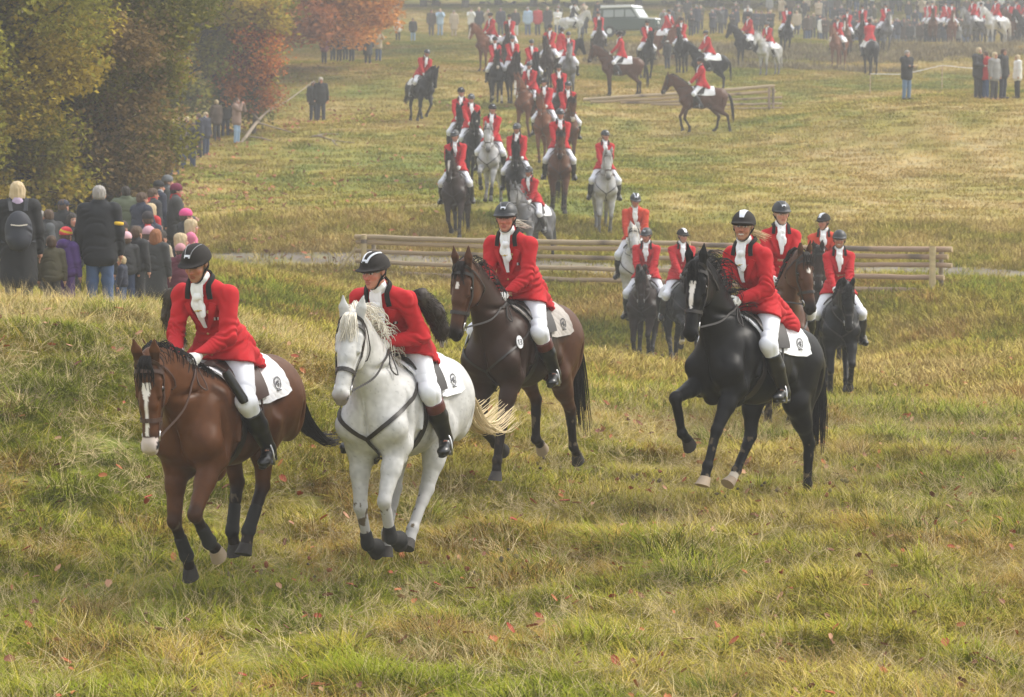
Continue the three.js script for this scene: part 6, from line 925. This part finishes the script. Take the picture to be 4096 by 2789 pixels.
function person(x, z, turn, h, o, label, group) {                                                        // turn: degrees from facing the camera towards the picture's left
  const G = standGeo(o), t = thing('person', label, 'person', group), hc = HAIR[o.hair || 'brown'], sk = SKIN[o.skin || 'fair'];
  const key = JSON.stringify([o.lod, o.arms, o.coat, o.child, o.hat, o.long, o.skirt, o.hood, o.hairLen, o.hair, o.skin]);
  if (!painted.has(key)) { const col = headColour({ o: G.Hd.o, X: mul(G.Hd.X, 1 / G.big), Y: mul(G.Hd.Y, 1 / G.big), Z: mul(G.Hd.Z, 1 / G.big) }, { skin: o.skin, hair: o.hair }); painted.set(key, paint(G.body.clone(), p => p[1] > 1.45 ? col(p) : sk)); }
  part('body', painted.get(key), M.skin, t); part('coat', G.coat, matOf(o.col), t); part(o.skirt ? 'skirt' : 'trousers', G.trousers, matOf(o.legs || [0.03, 0.045, 0.09]), t);
  if (o.lod === 1 || o.shoes) part('shoes', G.shoes, matOf([0.02, 0.018, 0.016], 0.6), t);
  if (!o.hoodUp) part('hair', G.hair, matOf(hc, 0.75), t); if (o.hat) part('hat', o.hatStripes ? paint(G.hat.clone(), p => { const k = Math.floor((p[1] - 1.5 + p[2] * 0.35) * 26); return k % 3 === 0 ? [0.55, 0.45, 0.03] : k % 3 === 1 ? [0.55, 0.03, 0.05] : [0.62, 0.05, 0.06]; }) : G.hat, o.hatStripes ? M.cloth : matOf(o.hatCol || [0.03, 0.03, 0.03]), t);
  if (o.scarfCol) part('scarf', G.scarf, matOf(o.scarfCol), t);
  t.position.set(x, groundY(x, z) - 0.02, z); t.rotation.y = -Math.PI / 2 - R(turn); t.scale.setScalar(h / (o.child ? 1.80 : 1.76)); return t;
}
const CO = { black: [0.012, 0.012, 0.013], navy: [0.018, 0.022, 0.04], grey: [0.07, 0.075, 0.08], dark: [0.03, 0.03, 0.032], brown: [0.06, 0.042, 0.03], olive: [0.07, 0.062, 0.035], beige: [0.38, 0.31, 0.22], white: [0.62, 0.62, 0.60], lblue: [0.30, 0.42, 0.56], red: [0.42, 0.02, 0.025], pink: [0.55, 0.14, 0.24], pale: [0.50, 0.30, 0.33], purple: [0.075, 0.035, 0.16], burg: [0.10, 0.014, 0.03], jean: [0.05, 0.085, 0.17], ljean: [0.22, 0.32, 0.46], green: [0.03, 0.22, 0.06], teal: [0.10, 0.42, 0.45], grey2: [0.2, 0.2, 0.2] };
// spectator by the column, the height of the top of the head in the photograph and the scale there
function spec(px, top, s, turn, o, label, group) { const d = 11000 / s, x = (px - 2048) / s, g = groundY(x, -d), h = 3.5 - (top - 556) / s - g; return person(x, -d, turn, clamp(h, o.child ? 0.8 : 1.45, o.child ? 1.5 : 1.92), { lod: s > 150 ? 1 : 2, ...o }, label, group); }
const w1 = spec(72, 716, 305, 168, { col: CO.black, long: 1, hair: 'blond', hairLen: 0.06, legs: CO.dark, scarfCol: [0.42, 0.33, 0.45] }, 'fair haired woman with lilac scarf at the left edge, seen from behind');
{ const f = new Field(0.05); f.ell([-0.27, 1.14, 0], [0.12, 0.25, 0.17]); f.ell([-0.33, 1.02, 0], [0.09, 0.13, 0.14]); const s = new Acc(); for (const k of [-1, 1]) s.strap(null, [[-0.20, 1.38, k * 0.09], [-0.05, 1.53, k * 0.11], [0.10, 1.45, k * 0.12], [0.14, 1.2, k * 0.14], [-0.1, 0.98, k * 0.19]], 0.05, 0, { up: [0.3, 1, 0], n: 14, th: 0.012 }); const b = thing('backpack', 'dark navy backpack on the back of the fair haired woman', 'backpack'); b.position.copy(w1.position); b.rotation.copy(w1.rotation); b.scale.copy(w1.scale); f.noise = clothNoise(0.006); f.namp = 0.01; part('bag', f.mesh(0.016), matOf([0.016, 0.018, 0.028], 0.7), b); part('strap', s.build(), matOf([0.014, 0.015, 0.02], 0.7), b); const z = new Acc(); z.strap(null, [[-0.405, 1.22, -0.10], [-0.425, 1.21, 0], [-0.405, 1.22, 0.10]], 0.014, 0, { up: [-1, 0.2, 0], n: 8, th: 0.006 }); part('reflective_trim', z.build(), matOf([0.55, 0.5, 0.42], 0.5), b); }
const m1 = spec(398, 733, 300, 172, { col: [0.010, 0.011, 0.014], hair: 'grey', legs: CO.jean, hood: 0 }, 'grey haired man in a black jacket with a yellow armband, seen from behind');
{ const A = new Acc(), g = new THREE.TorusGeometry(0.078, 0.016, 8, 18); g.scale(1, 1, 1.6); const Mx = new THREE.Matrix4().makeRotationX(Math.PI / 2 + 0.15).setPosition(0.0, 1.26, 0.225); A.geo(g, Mx); part('armband', A.build(), matOf([0.62, 0.40, 0.03]), m1); }
spec(262, 905, 300, -160, { col: CO.purple, child: 1, hat: 'beanie', hatStripes: 1, hood: 1, arms: 'reach', legs: CO.purple, hair: 'brown' }, 'child in a purple snowsuit and red striped beanie reaching left');
spec(205, 936, 302, 170, { col: CO.olive, child: 1, hair: 'brown', legs: CO.dark }, 'brown haired child in an olive coat between the backpack woman and the purple child');
spec(545, 898, 270, -150, { col: [0.022, 0.022, 0.024], hair: 'brown', legs: CO.dark, child: 1 }, 'brown haired boy in a dark jacket right of the yellow armband man');
spec(622, 910, 262, -165, { col: [0.03, 0.03, 0.03], hair: 'red', hairLen: 0.05, legs: CO.dark, child: 1, long: 1 }, 'child with a red-brown bob in a long dark coat');
spec(722, 972, 256, 160, { col: CO.burg, child: 1, hat: 'beanie', hatCol: [0.42, 0.20, 0.22], hood: 1, legs: CO.pale, scarfCol: [0.5, 0.03, 0.07] }, 'small child in a burgundy coat and dusty pink beanie among the near spectators');
spec(720, 898, 246, -110, { col: CO.navy, child: 1, hair: 'blond', hairLen: 0.03, arms: 'camera', legs: CO.pale }, 'fair haired child in navy holding up a camera');
spec(762, 870, 236, -100, { col: CO.pink, child: 1, hair: 'blond', hairLen: 0.04, arms: 'fold', legs: CO.dark }, 'fair haired girl in a bright pink jacket at the right end');
spec(742, 822, 226, -120, { col: CO.dark, child: 1, hat: 'beanie', hatCol: [0.62, 0.07, 0.22], legs: CO.dark }, 'person in a vivid pink beanie behind the fair haired girl');
spec(703, 730, 215, -105, { col: [0.045, 0.045, 0.045], hat: 'beanie', hatCol: [0.13, 0.012, 0.04], scarfCol: [0.30, 0.02, 0.02], hair: 'dark', arms: 'front', legs: CO.dark }, 'woman in profile with a burgundy beanie and red scarf');
spec(566, 762, 225, -130, { col: CO.navy, hair: 'brown', legs: CO.jean, arms: 'front' }, 'brown haired man in navy looking away left of the red scarf boy');
spec(610, 746, 216, -125, { col: CO.dark, hair: 'brown', scarfCol: [0.40, 0.04, 0.03], legs: CO.dark }, 'brown haired spectator with a brick red scarf');
spec(634, 718, 205, -120, { col: CO.navy, hat: 'beanie', hatCol: CO.black, legs: CO.dark, scarfCol: [0.35, 0.35, 0.36] }, 'tall spectator in a black beanie with a striped grey scarf');
spec(668, 694, 186, -110, { col: CO.grey, hat: 'beanie', hatCol: [0.13, 0.14, 0.15], legs: CO.dark }, 'farthest spectator of the near crowd in a grey beanie');
spec(505, 738, 216, 160, { col: [0.07, 0.085, 0.05], hair: 'dark', legs: CO.dark }, 'dark haired spectator in a green-grey coat under the branches');
spec(486, 820, 240, -150, { col: CO.dark, hat: 'cap', hatCol: [0.03, 0.02, 0.02], child: 1, scarfCol: [0.42, 0.03, 0.02] }, 'child in a black cap with red band just right of the yellow armband man');
spec(592, 824, 231, 170, { col: CO.navy, hat: 'beanie', hatCol: [0.025, 0.02, 0.022], child: 1, scarfCol: [0.5, 0.05, 0.05] }, 'child in a black and red beanie in the middle of the near crowd');
spec(602, 798, 222, -140, { col: CO.red, hair: 'blond', hairLen: 0.03, child: 1 }, 'fair haired spectator behind the child in the black and red beanie');
spec(538, 862, 251, 175, { col: CO.dark, hair: 'dark', child: 1 }, 'dark haired child in front of the fair haired spectators');
spec(594, 850, 246, -160, { col: CO.pale, hair: 'brown', hat: 'beanie', hatCol: [0.46, 0.26, 0.30], child: 1 }, 'child in a pale pink hood and jacket in the middle of the near crowd');
spec(640, 872, 247, -140, { col: CO.beige, hair: 'dark', child: 1, arms: 'front' }, 'dark haired child in a cream jacket pointing right');
spec(447, 800, 231, 178, { col: [0.55, 0.05, 0.02], hair: 'dark', child: 1, hood: 1 }, 'spectator in an orange-red jacket behind the yellow armband man');
spec(196, 830, 242, 150, { col: CO.dark, hair: 'brown', legs: CO.dark }, 'spectator in a dark jacket in the shade right of the backpack woman');
spec(252, 790, 236, -150, { col: CO.black, hat: 'cap', hatCol: CO.navy, legs: CO.dark }, 'spectator in black with a navy cap in the shade under the tree');
spec(286, 846, 241, -40, { col: CO.black, hair: 'dark', hairLen: 0.04, legs: CO.dark, arms: 'fold' }, 'pale faced spectator with folded arms left of the yellow armband man');
spec(162, 834, 242, 20, { col: CO.grey, hair: 'grey', legs: CO.dark }, 'grey haired spectator facing the camera beside the backpack woman');
spec(488, 1030, 292, 100, { col: CO.navy, hair: 'blond', child: 1, legs: CO.jean }, 'toddler in navy at the right hand of the yellow armband man');
spec(506, 924, 271, 170, { col: CO.dark, hat: 'beanie', hatCol: [0.55, 0.34, 0.38], child: 1 }, 'child in a pale pink hat between the armband man and the boy');
// under the trees and along the slope's left side
spec(658, 536, 128, 150, { col: CO.dark, skirt: 1, hair: 'dark', legs: CO.black }, 'woman in a dark skirt with bare legs under the oak');
spec(700, 560, 130, 170, { col: CO.dark, hair: 'brown' }, 'dark coated spectator right of the woman in the skirt');
spec(736, 545, 127, 100, { col: CO.brown, hair: 'dark', arms: 'front' }, 'brown coated spectator under the oak');
spec(774, 540, 126, -120, { col: CO.black, hair: 'brown' }, 'spectator in black at the end of the oak boughs');
[[676, 575, 131, 'brown', 'stooping brown coated spectator just right of the skirt woman'], [715, 550, 124, 'grey', 'grey coated spectator second from right of the skirt woman'], [752, 528, 124, 'black', 'black coated spectator in the middle under the oak'], [800, 530, 123, 'navy', 'navy coated spectator before the last oak boughs'], [620, 590, 133, 'dark', 'dark coated spectator left of the skirt woman'], [870, 470, 117, 'brown', 'brown coated spectator between the oak and the photographer'], [905, 455, 115, 'dark', 'dark coated spectator next to the photographer in light jeans']].forEach(([px, top, s, c, n], k) => spec(px, top, s, -40 + k * 35, { col: CO[c], hair: ['brown', 'dark', 'blond'][k % 3], legs: k % 2 ? CO.dark : CO.navy, arms: k % 3 === 1 ? 'front' : undefined }, n));
spec(826, 500, 122, -60, { col: CO.navy, hair: 'blond', scarfCol: [0.5, 0.5, 0.5] }, 'fair haired spectator in navy with a pale scarf near the oak');
spec(950, 388, 118, -70, { col: [0.20, 0.13, 0.10], hair: 'brown', legs: CO.ljean, arms: 'camera' }, 'person in light blue jeans photographing beside the dead branch');
spec(1024, 395, 98, -60, { col: CO.brown, hair: 'brown', legs: CO.dark }, 'brown coated spectator behind the dead branch');
spec(1106, 356, 92, -70, { col: CO.navy, hair: 'brown', legs: CO.dark, arms: 'front' }, 'spectator in dark blue standing right of the dead branch');
spec(1256, 322, 102, -30, { col: CO.dark, hair: 'brown', legs: CO.navy, woman: 1 }, 'dark coated person on the left of the pair standing alone');
spec(1286, 308, 103, -20, { col: CO.black, hair: 'white', legs: CO.navy }, 'white haired man in black on the right of the pair standing alone');
spec(1410, 130, 82, -40, { col: CO.dark, hair: 'dark', legs: CO.navy }, 'dark spectator at the left below the orange boughs');
spec(1474, 115, 84, -30, { col: CO.dark, hair: 'brown', legs: CO.dark, long: 1 }, 'spectator in a long dark coat next to the beige jacket');
spec(1516, 122, 82, -30, { col: CO.beige, hair: 'brown', legs: CO.jean, arms: 'camera' }, 'spectator in a beige jacket and jeans holding a camera');
for (const [px, top, s, c, n] of [[1335, 128, 80, 'black', 'dark kneeling looking spectator leftmost under the beech'], [1360, 140, 82, 'navy', 'navy coated spectator second from left under the beech'], [1385, 120, 79, 'dark', 'dark coated spectator third from left under the beech'], [1300, 150, 84, 'burg', 'burgundy coated spectator at the foot of the beech boughs']]) spec(px, top, s, -40, { col: CO[c], hair: 'dark', legs: CO.dark }, n);
spec(1594, 72, 66, -20, { col: CO.white, hair: 'brown', legs: CO.dark }, 'spectator in a white jacket below the orange boughs');
spec(1654, 78, 66, -10, { col: CO.dark, hair: 'dark', legs: CO.ljean }, 'spectator in a dark jacket and pale jeans right of the white jacket');
[[1727, 40, 'brown', 'dark', 0, 'in a brown coat left of the light blue shirt'], [1762, 38, 'lblue', 'ljean', 1, 'in a light blue shirt with raised arms'], [1817, 44, 'beige', 'beige', 0, 'in a long beige coat standing apart'], [1886, 36, 'white', 'dark', 1, 'in a white sweater, left of the far group'], [1917, 15, 'navy', 'dark', 0, 'in navy behind the white sweater'], [1953, 38, 'beige', 'dark', 1, 'in a cream top taking a picture'], [2003, 28, 'navy', 'navy', 0, 'in dark blue, middle of the left far group'], [2062, 40, 'dark', 'white', 0, 'in white trousers'], [2111, 10, 'lblue', 'jean', 0, 'in a light blue shirt and open dark jacket'], [2150, 28, 'red', 'dark', 0, 'in a red coat on foot'], [2190, 8, 'dark', 'dark', 0, 'in a dark coat and pale cap left of the white pony']].forEach(([px, top, c, l, a, n], i) => spec(px, top, 60, -10 + i * 3, { col: CO[c], legs: CO[l], hair: ['brown', 'blond', 'grey'][i % 3], arms: a ? 'camera' : undefined, long: i === 2 || i === 10 }, 'distant spectator ' + n));
spec(2667, 230, 80, 150, { col: CO.black, hat: 'cap', hatCol: CO.white, legs: CO.navy }, 'man on foot in black with a white cap behind the log ramp');
spec(3620, 201, 108, -30, { col: [0.016, 0.016, 0.018], hair: 'grey', legs: [0.10, 0.17, 0.28], arms: 'fold', shoes: 1 }, 'man standing alone in a black jacket and blue jeans on the right slope');
spec(3905, 168, 108, -40, { col: CO.dark, hair: 'blond', scarfCol: CO.green, hairLen: 0.05, arms: 'front', legs: CO.dark, shoes: 1 }, 'fair haired woman with a green scarf at the right edge group');
spec(3935, 205, 108, 60, { col: CO.red, hair: 'brown', legs: CO.jean }, 'person in a red jacket half hidden in the right edge group');
spec(3968, 208, 109, -40, { col: CO.grey2, hair: 'blond', hairLen: 0.06, legs: CO.dark }, 'fair haired person in a grey jacket in the right edge group');
spec(4003, 194, 108, -50, { col: CO.black, hair: 'brown', legs: CO.navy, shoes: 1 }, 'tall man in black in the middle of the right edge group');
spec(4062, 218, 107, 80, { col: CO.white, hair: 'blond', hairLen: 0.08, legs: CO.black, scarfCol: CO.teal, shoes: 1 }, 'girl in a white top and teal scarf with black leggings at the right edge');
{ // the crowd along the wood: two or three deep, too far to show more than a coat and a head
  const said = new Set(), r = rng(404), kinds = [['black', 'black'], ['dark', 'dark grey'], ['navy', 'navy'], ['grey', 'grey'], ['brown', 'brown'], ['olive', 'olive'], ['dark', 'dark grey'], ['navy', 'navy'], ['brown', 'brown'], ['black', 'black'], ['navy', 'navy'], ['grey', 'grey'], ['grey2', 'pale grey'], ['dark', 'dark grey'], ['black', 'black'], ['olive', 'olive'], ['beige', 'beige'], ['white', 'white']], hairs = [['brown', 'brown haired'], ['blond', 'fair haired'], ['dark', 'dark haired'], ['grey', 'grey haired']];
  const where = px => px < 2430 ? 'left of the car' : px < 2880 ? 'right of the car' : px < 3200 ? 'behind the pale grey horse' : px < 3420 ? 'behind the white-nosed chestnut' : px < 3620 ? 'behind the back-turned rider' : px < 3840 ? 'behind the white-grey horse' : 'at the right end';
  for (const [row, s0] of [[0, 63], [1, 60], [2, 57.5], [3, 55.2], [4, 53.2]]) for (let px = row > 2 ? 3080 : row === 0 ? 2330 : 2240; px < 4130; px += lerp(30, 46, r()) * (px > 3150 ? 0.85 : 1.2)) {
    if (px > 2415 && px < 2650) continue; if (px > 3080 && px < 3200 && row < 2) continue;
    if (r() < 0.10) continue; const s = s0 + r() * 2.6 - 0.5, d = 11000 / s, x = (px + (r() - 0.5) * 22 - 2048) / s, k = kinds[r() * kinds.length | 0], hh = hairs[r() * 4 | 0], arms = ['', 'camera', 'fold', ''][r() * 4 | 0] || undefined, hat = r() < 0.18 ? 'cap' : undefined;
    const label = `${hat ? 'capped ' : ''}${hh[1]} spectator in ${k[1]}${arms === 'camera' ? ', hands raised' : arms === 'fold' ? ', arms folded' : ''}, row ${['one', 'two', 'three', 'four', 'five'][row]}, ${where(px)}`; if (said.has(label)) continue; said.add(label);
    person(x, -d, (r() - 0.5) * 70 + 6, lerp(1.55, 1.88, r()), { lod: 2, col: CO[k[0]], legs: [CO.dark, CO.navy, CO.jean][r() * 3 | 0], hair: hh[0], arms, hat, hatCol: [CO.grey2, CO.black, CO.navy][r() * 3 | 0], long: r() < 0.2 ? 1 : 0 }, label, 'distant spectators along the wood');
  }
}
{ // dark green off-road car with a white roof and bonnet
  const t = thing('off_road_car', 'dark green off-road car with white roof and bonnet parked before the crowd', 'car'), s = 63, x = (2532 - 2048) / s, z = -11000 / s; t.position.set(x, groundY(x, z), z); t.rotation.y = R(-28);
  const green = std([0.015, 0.045, 0.032], 0.35), wht = std([0.68, 0.70, 0.70], 0.4), glass = std([0.25, 0.29, 0.30], 0.1), rub = std([0.012, 0.012, 0.012], 0.9);
  const ext = (pts, w, bev = 0.05) => { const sh = new THREE.Shape(pts.map(p => new THREE.Vector2(...p))), g = new THREE.ExtrudeGeometry(sh, { depth: w, bevelEnabled: true, bevelSize: bev, bevelThickness: bev, bevelSegments: 2 }); g.translate(0, 0, -w / 2); return g; };
  part('body', ext([[-1.95, 0.55], [-1.95, 1.12], [-0.25 + 0.9, 1.12], [0.75, 1.10], [1.85, 1.02], [1.9, 0.55], [1.55, 0.5], [1.4, 0.72], [1.0, 0.72], [0.85, 0.48], [-0.95, 0.48], [-1.1, 0.72], [-1.5, 0.72], [-1.65, 0.5]], 1.6), green, t);
  part('cabin', ext([[-1.93, 1.14], [-1.88, 1.80], [0.22, 1.80], [0.66, 1.14]], 1.44), green, t); part('roof', ext([[-1.95, 1.86], [-1.92, 1.96], [0.15, 1.96], [0.26, 1.86]], 1.5, 0.04), wht, t); part('bonnet', ext([[0.74, 1.15], [0.80, 1.20], [1.80, 1.12], [1.88, 1.06]], 1.5, 0.03), wht, t);
  const win = (pts, zz) => { const g = ext(pts, 0.02, 0.005); g.translate(0, 0, zz); part('window', g, glass, t); }; for (const k of [-0.785, 0.785]) { win([[-1.75, 1.26], [-1.72, 1.70], [-1.05, 1.70], [-1.05, 1.26]], k); win([[-0.95, 1.26], [-0.95, 1.70], [-0.30, 1.70], [-0.30, 1.26]], k); win([[-0.2, 1.26], [-0.2, 1.70], [0.16, 1.70], [0.50, 1.26]], k); }
  const ws = new THREE.BoxGeometry(0.04, 0.62, 1.34), wm = part('windscreen', ws, std([0.52, 0.56, 0.56], 0.1), t); wm.position.set(0.53, 1.49, 0); wm.rotation.z = R(34);
  for (const [a, b] of [[1.2, 0.78], [1.2, -0.78], [-1.3, 0.78], [-1.3, -0.78]]) { const g = new THREE.TorusGeometry(0.27, 0.11, 10, 22), w = part('wheel', g, rub, t); w.position.set(a, 0.38, b); const c = new THREE.CylinderGeometry(0.2, 0.2, 0.12, 16); c.rotateX(Math.PI / 2); part('rim', c, wht, w); }
  for (const k of [-0.55, 0.55]) { const g = new THREE.CylinderGeometry(0.10, 0.10, 0.06, 14); g.rotateZ(Math.PI / 2); const l = part('headlight', g, wht, t); l.position.set(1.97, 0.86, k); }
  part('bumper', new THREE.BoxGeometry(0.14, 0.16, 1.66).translate(2.03, 0.56, 0), std([0.05, 0.05, 0.05], 0.5), t);
}
renderer.render(scene, camera);
